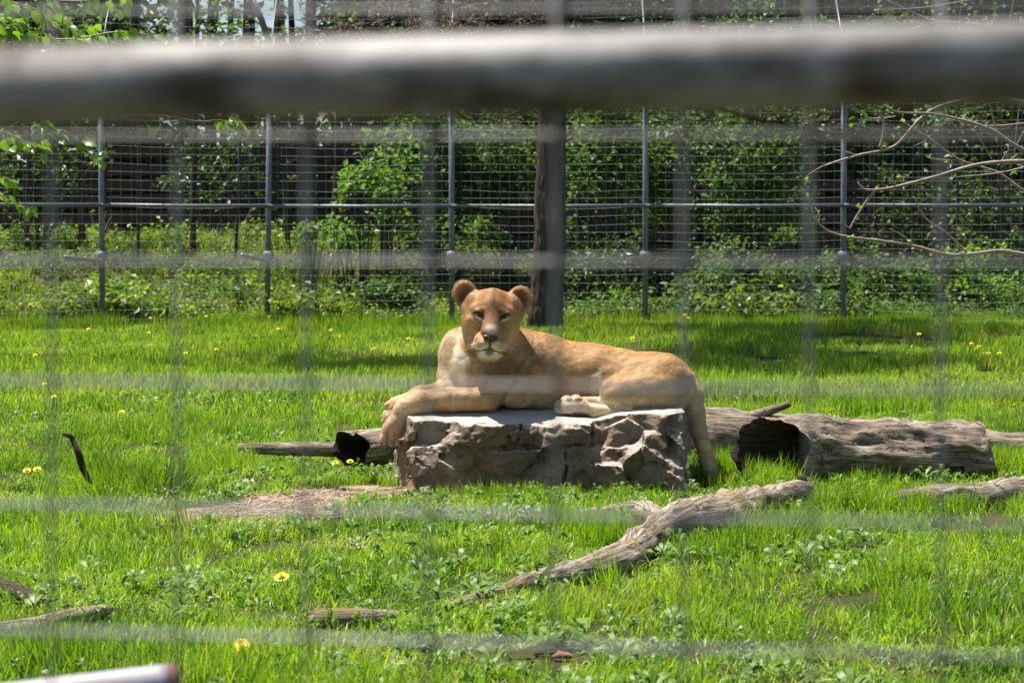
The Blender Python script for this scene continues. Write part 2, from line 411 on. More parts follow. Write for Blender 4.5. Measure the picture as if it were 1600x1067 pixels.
def build_grass():
    rng = np.random.default_rng(11)
    src = [blade_mesh('grass_patch_%d' % i, 130, 0.13, 0.035, 0.09, 0.003, 0.0065, 100 + i, 1.15, 3, GRASS_M) for i in range(7)]
    tall = [blade_mesh('grass_tuft_%d' % i, 70, 0.07, 0.09, 0.19, 0.003, 0.006, 200 + i, 0.55, 4, TALL_M) for i in range(4)]
    farp = [blade_mesh('grass_far_%d' % i, 110, 0.30, 0.06, 0.13, 0.008, 0.014, 300 + i, 0.8, 2, GRASS_M) for i in range(4)]
    pts, rot, scl, vi = [], [], [], []
    def region(y0, y1, dens, kind):
        half0, half1 = 0.25 * y0 + 0.7, 0.25 * y1 + 0.7
        n = int(dens * (y1 - y0) * (half0 + half1))
        y = rng.uniform(y0, y1, n); x = rng.uniform(-1, 1, n) * half1
        k = np.abs(x) < 0.25 * y + 0.7; x, y = x[k], y[k]
        return x, y
    for y0, y1, dens in ((4.6, 7, 72), (7, 9, 72), (9, 12, 64), (12, 16, 40)):
        x, y = region(y0, y1, dens, 0)
        q = np.stack([x * 1.3, y * 1.3, x * 0], -1)
        hgt = 0.92 + 0.5 * vnoise(q, 90) + 0.6 * vnoise(q * 3.1, 91)
        w = straw_w(x, y); keep = rng.random(len(x)) > w * 0.93
        keep &= ~((x > -0.42) & (x < 0.74) & (y > 10.56) & (y < 11.16))
        keep &= rng.random(len(x)) < np.clip(1.25 + 1.6 * vnoise(np.stack([x * 3.4, y * 3.0, x * 0], -1), 98), 0.45, 1)
        x, y, hgt, w = x[keep], y[keep], hgt[keep], w[keep]
        pts.append(np.stack([x, y, gh(x, y)], 1)); rot.append(np.stack([rng.normal(0, .17, len(x)), rng.normal(0, .17, len(x)), rng.uniform(0, 6.28, len(x))], 1))
        gl = [(G(650, 782), G(1060, 778)), (G(1255, 790), G(1020, 850)), (G(1010, 862), G(850, 925)), (G(850, 925), G(705, 958)), (G(860, 826), G(1010, 818)), (G(490, 985), G(590, 985)), (G(-40, 950), G(80, 958)), (G(-40, 1010), G(170, 972)), (G(375, 722), G(530, 724)), (G(530, 740), G(640, 745)), (G(1260, 770), G(1520, 775))]
        low = np.min([seg_dist(x, y, (a_.x, a_.y), (b_.x, b_.y)) for a_, b_ in gl], axis=0)
        s = 1.12 * np.clip(hgt, 0.40, 1.9) * (1 - 0.4 * w) * (1 - 0.55 * np.exp(-(low / 0.22) ** 2)); scl.append(np.stack([0 * s + 1, 0 * s + 1, s], 1)); vi.append(rng.integers(4, 11, len(x)))
    for y0, y1, dens in ((15.5, 21, 12), (21, 27, 9), (27, 34.5, 8)):
        x, y = region(y0, y1, dens, 1)
        q = np.stack([x * 0.8, y * 0.8, x * 0], -1)
        s = np.clip(0.95 + 0.5 * vnoise(q, 92) + 0.25 * vnoise(q * 3, 93), 0.4, 1.8)
        pts.append(np.stack([x, y, gh(x, y)], 1)); rot.append(np.stack([0 * x, 0 * x, rng.uniform(0, 6.28, len(x))], 1))
        scl.append(np.stack([0 * s + 1, 0 * s + 1, s], 1)); vi.append(rng.integers(0, 4, len(x)))
    # ragged longer growth where the lawn meets the far fence
    n = 900; y = rng.uniform(30.6, 33.4, n); x = rng.uniform(-9, 9, n); kk = rng.random(n) < 0.5 + 0.9 * vnoise(np.stack([x * 1.1, y, x * 0], -1), 96); x, y = x[kk], y[kk]; n = len(x)
    s = rng.uniform(1.0, 2.8, n); pts.append(np.stack([x, y, gh(x, y)], 1)); rot.append(np.stack([0 * x, 0 * x, rng.uniform(0, 6.28, n)], 1)); scl.append(np.stack([0 * s + .8, 0 * s + .8, s], 1)); vi.append(rng.integers(0, 4, n))
    # tall tufts: random, and along the foot of rock and logs
    x, y = region(5, 15, 10, 0)
    q = np.stack([x * 0.9, y * 0.9, x * 0], -1); k = rng.random(len(x)) < np.clip(0.35 + 1.3 * vnoise(q, 95), 0.03, 1); x, y = x[k], y[k]
    ks = straw_w(x, y) < 0.3; x, y = x[ks], y[ks]
    ex, ey, es = [], [], []
    def along(px0, py0, px1, py1, n, sp, s0=1.0):
        a, b = G(px0, py0), G(px1, py1)
        t = rng.random(n)
        ex.extend(a.x + (b.x - a.x) * t + rng.normal(0, sp * 0.4, n)); ey.extend(a.y + (b.y - a.y) * t + rng.normal(0, sp, n)); es.extend(rng.uniform(0.75, 1.15, n) * s0)
    along(690, 780, 850, 782, 16, 0.04, 0.6); along(870, 790, 1000, 784, 10, .05, .6); along(1090, 752, 1240, 748, 60, 0.09, 1.0); along(1180, 765, 1240, 762, 18, 0.04, 1.0)
    along(1280, 798, 1520, 804, 26, 0.06, 0.8); along(1535, 745, 1600, 742, 22, 0.1, 1.1); along(380, 735, 530, 745, 22, 0.05, 0.55); along(280, 730, 380, 735, 26, 0.12, .9)
    along(560, 752, 640, 752, 10, 0.04, 0.5); along(130, 765, 260, 770, 22, 0.2, 1.1); along(1150, 855, 1300, 850, 30, 0.12, 1.0)
    along(860, 830, 980, 860, 34, 0.1, 0.9); along(1380, 925, 1450, 915, 5, 0.06, 0.9)
    for xx, yy, ss in ((x, y, 0.3 + 0.85 * rng.random(len(x)) ** 2), (np.array(ex), np.array(ey), np.array(es))):
        pts.append(np.stack([xx, yy, gh(xx, yy)], 1)); rot.append(np.stack([rng.normal(0, .2, len(xx)), rng.normal(0, .2, len(xx)), rng.uniform(0, 6.28, len(xx))], 1))
        scl.append(np.stack([ss, ss, ss], 1)); vi.append(rng.integers(11, 15, len(xx)))
    # alphabetical order of sources: far (0-3), patch (4-10), tuft (11-14)
    o = scatter('grass', np.concatenate(pts), np.concatenate(rot), np.concatenate(scl), np.concatenate(vi), farp + src + tall)
    tag(o, 'bright green spring grass of uneven height covering the enclosure floor', None, None, 'stuff')
build_grass()

def weed_mesh(name, n, L, W, seed, rise=0.5, mat=None):
    """a low rosette of broad leaves"""
    rng = np.random.default_rng(seed); V, T = [], []
    for k in range(n):
        a = k * 2.4 + rng.uniform(-.4, .4); l = L * rng.uniform(0.6, 1.1); w = W * rng.uniform(0.7, 1.2); up = rng.uniform(0.15, 1.0) * rise
        d = np.array([math.cos(a), math.sin(a), 0]); s = np.array([-math.sin(a), math.cos(a), 0]); b = len(V)
        tw = rng.uniform(-.4, .4); s = s * math.cos(tw) + np.array([0, 0, math.sin(tw)])
        base = d * rng.uniform(0, L * 0.3)
        for t, ww in ((0.05, 0.1), (0.35, 0.8), (0.7, 1.0)):
            c = base + d * l * t + np.array([0, 0, l * up * math.sin(t * 2.2) + 0.004])
            V.append(c - s * w * ww / 2); V.append(c + s * w * ww / 2)
        V.append(base + d * l + np.array([0, 0, l * up * 0.72]))
        T += [(b, b + 1, b + 3), (b, b + 3, b + 2), (b + 2, b + 3, b + 5), (b + 2, b + 5, b + 4), (b + 4, b + 5, b + 6)]
    me = mesh_np(name, V, tris=T)
    me.materials.append(mat or WEED_M); return me

def build_weeds():
    rng = np.random.default_rng(12)
    src = [weed_mesh('weed_a%d' % i, 9, 0.07, 0.022, 400 + i, 0.8) for i in range(3)] + [weed_mesh('weed_b%d' % i, 16, 0.028, 0.018, 410 + i, 1.4) for i in range(3)]
    pts = []; n = 4300
    y = rng.uniform(5, 17, n); x = rng.uniform(-1, 1, n) * (0.25 * y + 0.6)
    q = np.stack([x * 1.1, y * 1.1, x * 0], -1); k = rng.random(n) < np.clip(0.25 + 1.4 * vnoise(q, 97), 0.02, 1)
    k &= (straw_w(x, y) < 0.4) & ~((x > -0.5) & (x < 0.8) & (y > 10.5) & (y < 11.2))
    x, y = x[k], y[k]; n = len(x)
    P_ = np.stack([x, y, gh(x, y) + 0.025 + rng.uniform(0, 0.02, n)], 1)
    o = scatter('clover_and_dock_leaves', P_, np.stack([rng.normal(0, .25, n), rng.normal(0, .25, n), rng.uniform(0, 6.28, n)], 1), np.repeat(rng.uniform(0.45, 0.95, n)[:, None], 3, 1), rng.integers(0, 6, n), src)
    tag(o, 'small glossy broad weed leaves mixed into the grass', None, None, 'stuff')
build_weeds()

def build_straw():
    rng = np.random.default_rng(13); V, T = [], []
    c = 0
    while c < 7000:
        if rng.random() < 0.72: g = G(rng.uniform(310, 670), rng.uniform(764, 845))
        else: g = G(rng.uniform(860, 1100), rng.uniform(752, 792))
        x, y = g.x, g.y
        if straw_w(np.array([x]), np.array([y]))[0] < rng.uniform(0.15, 1): continue
        a = rng.uniform(0, 3.14); l = rng.uniform(0.02, 0.075); w = rng.uniform(0.0012, 0.003); tz = rng.normal(0, 0.09); z = gz(x, y) + rng.uniform(0.003, 0.010)
        d = np.array([math.cos(a) * math.cos(tz), math.sin(a) * math.cos(tz), math.sin(tz)]) * l; s = np.array([-math.sin(a), math.cos(a), 0.2]) * w
        p0 = np.array([x, y, z + abs(d[2]) * 0.5]); b = len(V); mid = np.array([0, 0, rng.uniform(0, 0.008)])
        V += [p0 - d - s, p0 - d + s, p0 + mid - s, p0 + mid + s, p0 + d - s, p0 + d + s]
        T += [(b, b + 1, b + 3), (b, b + 3, b + 2), (b + 2, b + 3, b + 5), (b + 2, b + 5, b + 4)]; c += 1
    o = ob('straw', mesh_np('straw', V, tris=T, smooth=False), STRAW_M)
    tag(o, 'dry straw strewn on bare soil beside and before the boulder', None, None, 'stuff')
    # the trodden bare earth under it
    X, Y = np.meshgrid(np.linspace(-1.6, 1.0, 130), np.linspace(9.3, 11.2, 90), indexing='ij')
    w = straw_w(X, Y); I = np.argwhere((w[:-1, :-1] > 0.05))
    V = np.stack([X, Y, gh(X, Y) + 0.004 * w + 0.001 + 0.004 * vnoise(np.stack([X * 30, Y * 30, X * 0], -1), 5)], -1).reshape(-1, 3)
    ny = 90; ii = I[:, 0] * ny + I[:, 1]
    me = mesh_np('bare_earth', V, quads=np.stack([ii, ii + ny, ii + ny + 1, ii + 1], 1))
    m = mat_simple('dry_earth', (0.20, 0.135, 0.085), (0.33, 0.24, 0.17), 40, 0.9, 0.8, bd=0.01)
    o = ob('bare_earth', me, m); o['kind'] = 'structure'
build_straw()

def build_dandelions():
    ym = mat_simple('dandelion_yellow', (0.78, 0.60, 0.012), (0.88, 0.72, 0.02), 200, 0.6); sm = mat_simple('flower_stem', (0.12, 0.22, 0.05), (0.16, 0.28, 0.06), 30)
    rng = np.random.default_rng(3)
    V, fs = [(0, 0, 0.006)], []
    for ring, (nn, r0, r1, z1) in enumerate(((16, 0.002, 0.0195, 0.002), (12, 0.001, 0.013, 0.009), (8, 0.0, 0.007, 0.012))):
        for k in range(nn):
            a = 2 * math.pi * k / nn + ring * .2; w = 0.0024; b = len(V); d = np.array([math.cos(a), math.sin(a), 0]); s = np.array([-math.sin(a), math.cos(a), 0])
            V += [tuple(d * r0 - s * w * .5 + [0, 0, 0.003]), tuple(d * r0 + s * w * .5 + [0, 0, 0.003]), tuple(d * r1 + s * w + [0, 0, z1]), tuple(d * r1 - s * w + [0, 0, z1])]
            fs.append((b, b + 1, b + 2, b + 3))
    head = mesh_np('flower_head', V, faces=fs, smooth=False)
    sV, sf = tube_data([(0, 0, -0.1), (0.004, 0, -0.05), (0, 0, 0.002)], [0.0016, 0.0014, 0.002], seg=5)
    stem = mesh_np('stem', sV, faces=sf)
    near = [(440, 903, 1.25, 'open yellow dandelion in the foreground grass below the straw patch'), (524, 724, 1.0, 'yellow dandelion in front of the dark hollow log end, the one farther from the boulder'), (547, 721, 0.9, 'yellow dandelion in front of the dark hollow log end, the one nearer the boulder'),
            (190, 644, 1.1, 'yellow dandelion in the grass above the upright dark stick'), (84, 620, 1.0, 'yellow dandelion level with the rock top at the left edge of the lawn'), (42, 735, 1, 'yellow dandelion beside the thin pale stick at far left'),
            (58, 733, 1, 'yellow dandelion between the thin pale stick and the upright dark stick'), (378, 1010, 1.1, 'half hidden orange yellow dandelion near the bottom of the picture')]
    fars = [(55, 556), (290, 552), (338, 546), (138, 514), (435, 514), (232, 520), (398, 525), (517, 516), (532, 527), (583, 545), (638, 529), (1070, 492), (1436, 522), (988, 528), (1518, 537), (1526, 545), (1538, 552), (1545, 552), (1561, 552), (1586, 511), (235, 497), (322, 494), (1075, 497), (1530, 541), (1150, 505), (1130, 560), (600, 560), (70, 600)]
    def put(px, py, s, label, grp):
        g = G(px, py + 4, 0.05 + gz(G(px, py, 0.05).x, min(G(px, py, 0.05).y, 31)))
        g.y = min(g.y, 31.5); hgt = 0.10
        g = P(px, py, g.y); g.z = max(g.z, gz(g.x, g.y) + 0.06)
        r = thing('dandelion', (g.x, g.y, g.z), label, 'flower', grp)
        for me, mt in ((head, ym), (stem, sm)):
            c = ob(me.name, me, mt, r, loc=(0, 0, 0))
        r.scale = (s, s, s); r.rotation_euler = (rng.uniform(0.35, 0.9), rng.uniform(-.2, .2), 0)
    for px, py, s, lb in near: put(px, py, s, lb, 'dandelions in the near grass')
    for px, py in fars:
        nth = sum(1 for q in fars if q[0] < px and (q[0] < 660) == (px < 660) and (q[0] < 1200) == (px < 1200) and (1500 < q[0] < 1570) == (1500 < px < 1570))
        w = 'left of the lioness' if px < 660 else ('behind the back of the lioness' if px < 1200 else ('in the yellow cluster on the right' if 1500 < px < 1570 else 'on the right side of the lawn'))
        put(px, py, 1.1, 'far small dandelion ' + w + ', ' + ['leftmost', 'second', 'third', 'fourth', 'fifth', 'sixth', 'seventh', 'eighth', 'ninth', 'tenth', 'eleventh', 'twelfth', 'thirteenth', 'fourteenth', 'fifteenth'][min(nth, 14)] + ' from left' * (nth > 0), 'dandelions in the far grass ' + w)
build_dandelions()
# ------------------------------------------------------------------ the rock under the lioness
def mat_rock():
    m, t, p = nt('limestone')
    n = noise_node(t, 7, 8, 0.65, dist=0.4); n2 = noise_node(t, 45, 6, 0.7); n3 = noise_node(t, 2.6, 4, 0.6, stretch=(1, 1, 0.6))
    r = ramp(t, n.outputs[0], [(0.30, (0.10, 0.066, 0.038)), (0.48, (0.205, 0.148, 0.095)), (0.70, (0.36, 0.285, 0.205))])
    r2 = ramp(t, n2.outputs[0], [(0.3, (0.7, 0.68, 0.66)), (0.7, (1.15, 1.15, 1.15))])
    c = mixc(t, r.outputs[0], r2.outputs[0], 1.0, 'MULTIPLY')
    r3 = ramp(t, n3.outputs[0], [(0.48, (0, 0, 0)), (0.62, (1, 1, 1))])
    f3 = t.nodes.new('ShaderNodeMath'); f3.operation = 'MULTIPLY'; f3.inputs[1].default_value = 0.55
    t.links.new(r3.outputs[0], f3.inputs[0])
    c = mixc(t, c, (0.20, 0.11, 0.052), f3.outputs[0])
    vo = t.nodes.new('ShaderNodeTexVoronoi'); vo.inputs['Scale'].default_value = 16
    tc = t.nodes.new('ShaderNodeTexCoord'); t.links.new(tc.outputs['Object'], vo.inputs['Vector'])
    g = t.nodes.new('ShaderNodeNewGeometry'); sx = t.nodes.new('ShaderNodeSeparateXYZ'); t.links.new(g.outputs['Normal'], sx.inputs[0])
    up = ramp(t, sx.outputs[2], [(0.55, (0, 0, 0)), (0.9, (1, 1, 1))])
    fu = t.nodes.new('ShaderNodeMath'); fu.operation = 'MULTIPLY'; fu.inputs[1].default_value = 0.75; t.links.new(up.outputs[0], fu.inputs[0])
    c = mixc(t, c, (0.52, 0.485, 0.44), fu.outputs[0])  # upward faces mixed paler, putting the sunlit top into the colour
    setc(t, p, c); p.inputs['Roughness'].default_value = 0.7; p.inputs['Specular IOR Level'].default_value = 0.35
    b1 = bump(t, p, n.outputs[0], 0.7, 0.03); b2 = bump(t, p, n2.outputs[0], 0.9, 0.016, b1)
    return m
ROCK_M = mat_rock()
def build_rock():
    yf, dep = 10.42, 0.76
    h = 0.006
    lo, hi = (-0.58, yf - 0.10, -0.06), (0.88, yf + dep + 0.06, 0.44)
    n = [int((hi[i] - lo[i]) / h) + 1 for i in range(3)]
    X, Y, Z = np.meshgrid(*[(lo[i] + np.arange(n[i]) * h) for i in range(3)], indexing='ij')
    Pn = np.stack([X, Y, Z], -1)
    wob = 0.022 * fbm(Pn * 4.0, 4, 40)
    # broken facets: each cell is a tilted chip of its own
    rg = np.random.default_rng(31); NS = 90
    S_ = np.stack([rg.uniform(-0.55, 0.85, NS), rg.uniform(yf - 0.08, yf + 0.16, NS), rg.uniform(-0.02, 0.40, NS)], 1)
    S_[62:, 1] = rg.uniform(yf + 0.1, yf + dep, 28)
    tilt = rg.normal(0, 0.16, (NS, 3)); off = rg.normal(0, 0.007, NS)
    Pw = Pn + 0.03 * np.stack([fbm(Pn * 7, 2, 81), fbm(Pn * 7, 2, 82), fbm(Pn * 7, 2, 83)], -1)
    best = np.full(X.shape, 9.0); chip = np.zeros(X.shape)
    for k in range(NS):
        dx, dy, dz = Pw[..., 0] - S_[k, 0], Pw[..., 1] - S_[k, 1], Pw[..., 2] - S_[k, 2]
        q = dx * dx + dy * dy * 0.7 + dz * dz * 1.3
        m = q < best
        best[m] = q[m]; chip[m] = (off[k] + tilt[k, 0] * dx + tilt[k, 1] * dy * 0.3 + tilt[k, 2] * dz)[m]
    tx = np.clip((X - 0.38) / 0.1, 0, 1)
    foot = np.exp(-((X - 0.36) / 0.16) ** 2 - ((Y - 10.64) / 0.10) ** 2)
    top = 0.312 + 0.026 * tx + 0.16 * np.clip(Y - yf, 0, 0.30) + 0.02 * np.clip(Y - yf - 0.3, 0, 1) - 0.012 * foot + 0.006 * fbm(np.stack([X * 7, Y * 7, Z * 0], -1), 3, 41)
    d = Z - top + 0.016 * np.clip((yf + 0.05 - Y) / 0.06, 0, 1) ** 2
    def plane(nx, ny, nz, px, py, pz, amp=1.0):
        L = math.sqrt(nx * nx + ny * ny + nz * nz)
        return ((X - px) * nx + (Y - py) * ny + (Z - pz) * nz) / L + (wob + chip) * amp
    def mx(*a):
        r = a[0]
        for b in a[1:]: r = np.maximum(r, b)
        return r
    xs = 0.362 + 0.012 * np.sin(Z * 22)
    jz = 0.226 + 0.008 * np.sin(X * 23 + 1) + 0.008 * vnoise(np.stack([X * 9, Y * 2, Z * 0], -1), 50)
    # upper course and lower course of the left block; the upper one stops short on the left and leaves a ledge
    upper = mx(d, jz - 0.004 - Z, plane(0.02, -1, 0.05, 0, yf + 0.002, 0.3, 0.8), plane(-1, -0.35, 0.35, -0.415, yf + 0.06, 0.30, 1.2), plane(-0.6, -1, 0.3, -0.27, yf + 0.015, 0.28, 1.5),
               plane(0, 1, 0.1, 0, yf + dep, 0.3), X - xs)
    lower = mx(Z - jz + 0.003, plane(0, -1, 0.12, 0, yf + 0.02, 0.22, 1.0), plane(-1, -0.2, 0.20, -0.43, yf, 0.24, 1.0), plane(-0.5, -0.8, 0.55, -0.33, yf, 0.245, 1.6),
               plane(0, 1, 0.1, 0, yf + dep, 0.3), X - xs)
    corner = mx(plane(-1, 0.1, 0.18, -0.455, yf, 0.3), plane(-0.2, -1, 0.18, -0.43, yf + 0.10, 0.3), plane(-0.8, -0.2, 0.8, -0.425, yf + 0.1, 0.322, 0.6), d, plane(0, 1, 0.1, 0, yf + dep, 0.3), X + 0.2)
    B = mx(d, plane(0.05, -1, 0.18, xs, yf + 0.075, 0.36, 1.5), plane(1, -0.08, 0.03, 0.765, yf, 0.3, 0.7), plane(0.35, -0.8, 0.6, 0.60, yf + 0.06, 0.32, 1.8), plane(0, 1, 0.1, 0, yf + dep, 0.3), xs + 0.002 - X)
    B2 = mx(plane(0.0, -1, 0.15, 0.5, yf + 0.015, 0.2, 1.2), plane(0.5, -0.5, 1, 0.60, yf + 0.03, 0.21, 0.7), Z - 0.225 + wob,
            plane(1, -0.1, 0.04, 0.77, yf, 0.2, 0.8), Y - yf - 0.3, xs + 0.003 - X)
    D_ = upper
    for q in (lower, corner, B, B2): D_ = np.minimum(D_, q)
    for cx, z0, z1 in ((0.03, 0.24, 0.33), (0.235, 0.05, 0.21), (0.50, 0.24, 0.34)):
        cxx = cx + 0.014 * vnoise(np.stack([X * 0, Z * 18, Z * 0 + cx * 9], -1), 51)
        c_ = np.sqrt((X - cxx) ** 2 + np.clip(np.maximum(z0 - Z, Z - z1), 0, 9) ** 2 + np.clip(Y - yf - 0.045, 0, 9) ** 2) - 0.005
        D_ = np.maximum(D_, -c_)
    rgd = np.abs(fbm(Pn * 13, 3, 62))
    topm = 1 - 0.8 * np.clip((Z - 0.30) / 0.015, 0, 1) * np.clip((Y - yf - 0.05) / 0.05, 0, 1)
    D_ = D_ + (0.014 * (rgd - 0.3) + 0.006 * (np.abs(fbm(Pn * 24, 3, 63)) - 0.3) + 0.003 * fbm(Pn * 60, 1, 64)) * topm
    V, Q = surface_nets(D_.astype(np.float32), lo, h)
    root = thing('boulder', (0.1, yf + 0.3, 0.0), 'low flat-topped grey brown boulder that the lioness is lying on', 'boulder')
    o = ob('stone', mesh_np('stone', V, quads=Q, smooth=True), ROCK_M, root)
    return root
build_rock()
# ------------------------------------------------------------------ lioness
# modelled in units of u = 3.014 mm: x to the right, y away from the camera, z up; the rock top is near z = 0
U = 3.014e-3; LY = 10.85
def lp(px, py, d=0.0): return (px - 800.0, float(d), 640.0 - py)
def l2w(V):
    V = np.asarray(V, float); W = np.empty_like(V)
    Y = LY + V[:, 1] * U
    W[:, 0] = V[:, 0] / F * LY * 1.0; W[:, 1] = Y
    W[:, 2] = H - (640.0 - V[:, 2] - 386.0) / F * LY
    return W
def build_lion():
    h = 1.25
    fld = Field((-215, -140, -118), (335, 105, 205), h)
    C, E = fld.cap, fld.ell
    # trunk
    E(lp(905, 592, 12), (112, 56, 49), 10)
    E(lp(905, 572, 10), (70, 44, 36), 14)
    E(lp(838, 582, 6), (72, 60, 60), 20)
    E(lp(770, 582, 2), (58, 52, 56), 22)
    E(lp(975, 598, 14), (78, 54, 48), 20)
    # shoulders and neck
    E(lp(806, 586, -36), (40, 26, 50), 16)
    E(lp(722, 556, 20), (31, 34, 44), 14)
    E(lp(826, 552, 4), (48, 44, 31), 18)
    C(lp(794, 553, -6), lp(766, 522, -22), 44, 37, 16)
    E(lp(735, 562, -24), (26, 24, 40), 12)
    E(lp(764, 582, -30), (36, 22, 32), 14)
    # hollows: behind the shoulder, before the haunch, along the ribs
    E(lp(862, 566, -66), (14, 12, 34), 14, True)
    E(lp(940, 574, -62), (16, 16, 22), 12, True)
    for rx_ in (884, 898, 912): C(lp(rx_, 566, -58), lp(rx_ + 12, 606, -60), 1.2, 1.2, 6, True)
    E(lp(806, 532, -16), (16, 22, 8), 12)
    # far foreleg
    C(lp(716, 545, 20), lp(702, 604, 8), 27, 22, 12)
    C(lp(706, 610, -2), lp(655, 619, -10), 17, 15, 7)
    C(lp(655, 619, -10), lp(624, 633, -16), 15, 14.5, 6)
    C(lp(624, 633, -16), lp(611, 652, -20), 14.5, 13, 5)
    for i, (px, py) in enumerate(((606, 633), (604, 645), (603, 657), (606, 668))):
        C(lp(px + 10, py - 6, -18), lp(px, py, -18 - i * 2), 7, 6, 3)
    # near foreleg
    C(lp(800, 590, -40), lp(764, 616, -56), 27, 21, 11)
    C(lp(762, 621, -59), lp(705, 620, -64), 18.5, 18, 5)
    C(lp(705, 620, -64), lp(660, 623, -64), 18, 17, 5)
    C(lp(660, 623, -64), lp(636, 635, -62), 17, 17, 6)
    C(lp(636, 635, -62), lp(622, 658, -60), 17.5, 17, 7)
    E(lp(618, 668, -57), (20, 16, 18), 6)
    for i, (px, py) in enumerate(((602, 683), (612, 687), (624, 687), (633, 680))):
        C(lp(px * 0.6 + 618 * 0.4, py - 20, -60 - (i in (1, 2)) * 4), lp(px, py, -61 - (i in (1, 2)) * 4), 6.5, 6.2, 2.0)
    for px in (607.5, 618.5, 629):
        C(lp(px + 2, 668, -80), lp(px, 694, -76), 1.6, 3.2, 1.2, True)
    # hind quarter
    E(lp(1020, 602, -14), (66, 44, 50), 14)
    E(lp(1030, 598, 22), (56, 44, 47), 14)
    C(lp(1012, 606, -40), lp(962, 612, -52), 34, 25, 10)
    E(lp(955, 616, -54), (17, 16, 25), 6)
    C(lp(958, 618, -56), lp(972, 638, -62), 16, 11.5, 5)
    C(lp(979, 639, -64), lp(925, 638, -66), 9.5, 9.5, 4)
    C(lp(925, 638, -66), lp(900, 634, -68), 10, 14, 5)
    E(lp(893, 632, -69), (24, 16, 16), 4)
    for px, py, dd in ((872, 637, -70), (874, 628, -66), (884, 621, -64), (898, 620, -62)):
        E(lp(px, py, dd), (8.5, 8, 7), 1.2)
    C(lp(960, 628, -50), lp(912, 624, -52), 8.5, 8, 4)
    E(lp(905, 625, -50), (14, 10, 8), 3)
    # folds: thigh front, elbow, neck
    C(lp(941, 580, -62), lp(938, 612, -72), 3.5, 4, 7, True)
    C(lp(778, 640, -76), lp(791, 612, -72), 3.0, 2.6, 6, True); C(lp(791, 612, -72), lp(808, 588, -66), 2.6, 1.2, 8, True)
    C(lp(822, 548, -56), lp(806, 575, -62), 2, 1.5, 9, True)
    # flatten the underside on the rock, right of the wrist
    sl, X, Y, Z = fld.box((-138, -200, -130), (330, 200, -6))
    # tail
    tp = [(1072, 598, 12, 20), (1084, 616, 2, 16.5), (1088, 645, -8, 13), (1093, 675, -12, 12), (1101, 705, -14, 12), (1110, 730, -14, 12.5), (1116, 750, -14, 10)]
    for a, b in zip(tp[:-1], tp[1:]): C(lp(*a[:3]), lp(*b[:3]), a[3], b[3], 5)

    # ---- head, in its own frame: u right, f towards the camera, v up
    ro = math.radians(-4.0)
    HC = np.array(lp(769.5, 493, -50))
    ax_u = np.array([math.cos(ro), 0, math.sin(ro)]); ax_v = np.array([-math.sin(ro), 0, math.cos(ro)]); ax_f = np.array([0, -1.0, 0])
    RH = np.stack([ax_u, ax_f, ax_v])
    def hp(u, v, f): return HC + ax_u * u + ax_v * v + ax_f * f
    def HE(c, r, k=6, sub=False, rz=0.0, rx=0.0):
        R = RH
        if rz:
            a = math.radians(rz); R = np.array([[math.cos(a), 0, math.sin(a)], [0, 1, 0], [-math.sin(a), 0, math.cos(a)]]) @ RH
        if rx:
            a = math.radians(rx); R = np.array([[1, 0, 0], [0, math.cos(a), math.sin(a)], [0, -math.sin(a), math.cos(a)]]) @ R
        E(hp(*c), r, k, sub, R)
    def HCp(a, b, ra, rb, k=6, sub=False): C(hp(*a), hp(*b), ra, rb, k, sub)
    HE((-1, 8, -2), (44, 44, 34.5), 8)
    for s in (-1, 1):
        HE((s * 23 - 1.5, -10, 6), (22, 28, 30), 12)            # cheeks
        HE((s * 20 - 3, -32, 2), (18, 24, 18), 10)            # jaw corners
        HE((s * 31, 21, 2), (13, 20, 15), 10)
        HE((s * 19, 13, 33), (12, 7, 5.5), 7, rz=s * -8)   # brow
        HE((s * 25, -7, 31), (12, 6, 6), 8)               # cheek bone
    HCp((0, 8, 30), (0, -18, 54), 19, 15, 12)             # bridge of the nose
    HCp((0, 26, 18), (0, 14, 28), 17, 16, 10)             # forehead
    HE((0, -22, 60), (13, 12, 9), 6)
    for s in (-1, 1):
        HE((s * 10.2, -39.5, 53), (11, 16.5, 10.8), 4, rz=s * -8)
        HE((s * 14, -35, 42), (10, 16, 11.5), 9)
    HE((0, -54, 46), (14, 16, 11), 5)                     # chin
    HE((0, -60, 42), (12, 10, 8), 6)
    HE((0, -46, 24), (29, 30, 18), 10)
    # mouth, philtrum, nostrils, eyes
    HCp((0, -36, 73), (0, -46, 71), 1.2, 1.1, 1.5, True)
    for s in (-1, 1):
        HCp((0, -46, 71), (s * 10, -52, 66), 1.5, 1.6, 2, True)
        HCp((s * 10, -52, 66), (s * 23, -53, 50), 1.7, 1.4, 2, True)
        HE((s * 20.5, 3.0, 41), (7.6, 9, 3.9), 3.0, True, rz=s * 20)
        HCp((s * 15, 4, 46), (s * 13, -14, 50), 1.6, 1.0, 8, True)
        # lids
        HCp((s * 14, 4.5, 42), (s * 22, 8.2, 40), 2.6, 3.0, 2.5); HCp((s * 22, 8.2, 40), (s * 29, 6, 35), 3.0, 2.2, 2.5)
        HCp((s * 13.5, 0.5, 42), (s * 20, -1.8, 40.5), 1.6, 1.8, 2); HCp((s * 20, -1.8, 40.5), (s * 28.5, 2.6, 36), 1.8, 1.4, 2)
    # ears
    ears = ((-1, (-44, 31, -4), 14), (1, (39.5, 28, -6), -12))
    for s, c, rz in ears:
        HE(c, (19.5, 9.5, 22), 3, rz=-s * 24)
        HE((c[0] + s * 0.5, c[1] + 1.5, c[2] + 10), (14.5, 8.5, 17), 2.0, True, rz=-s * 24)
        HCp((s * 28, 20, 6), (s * 39, 10, 2), 10, 10, 8)
        HCp((s * 25, 31, 6), (s * 38, 8, 14), 4, 6, 6)    # inner front rim

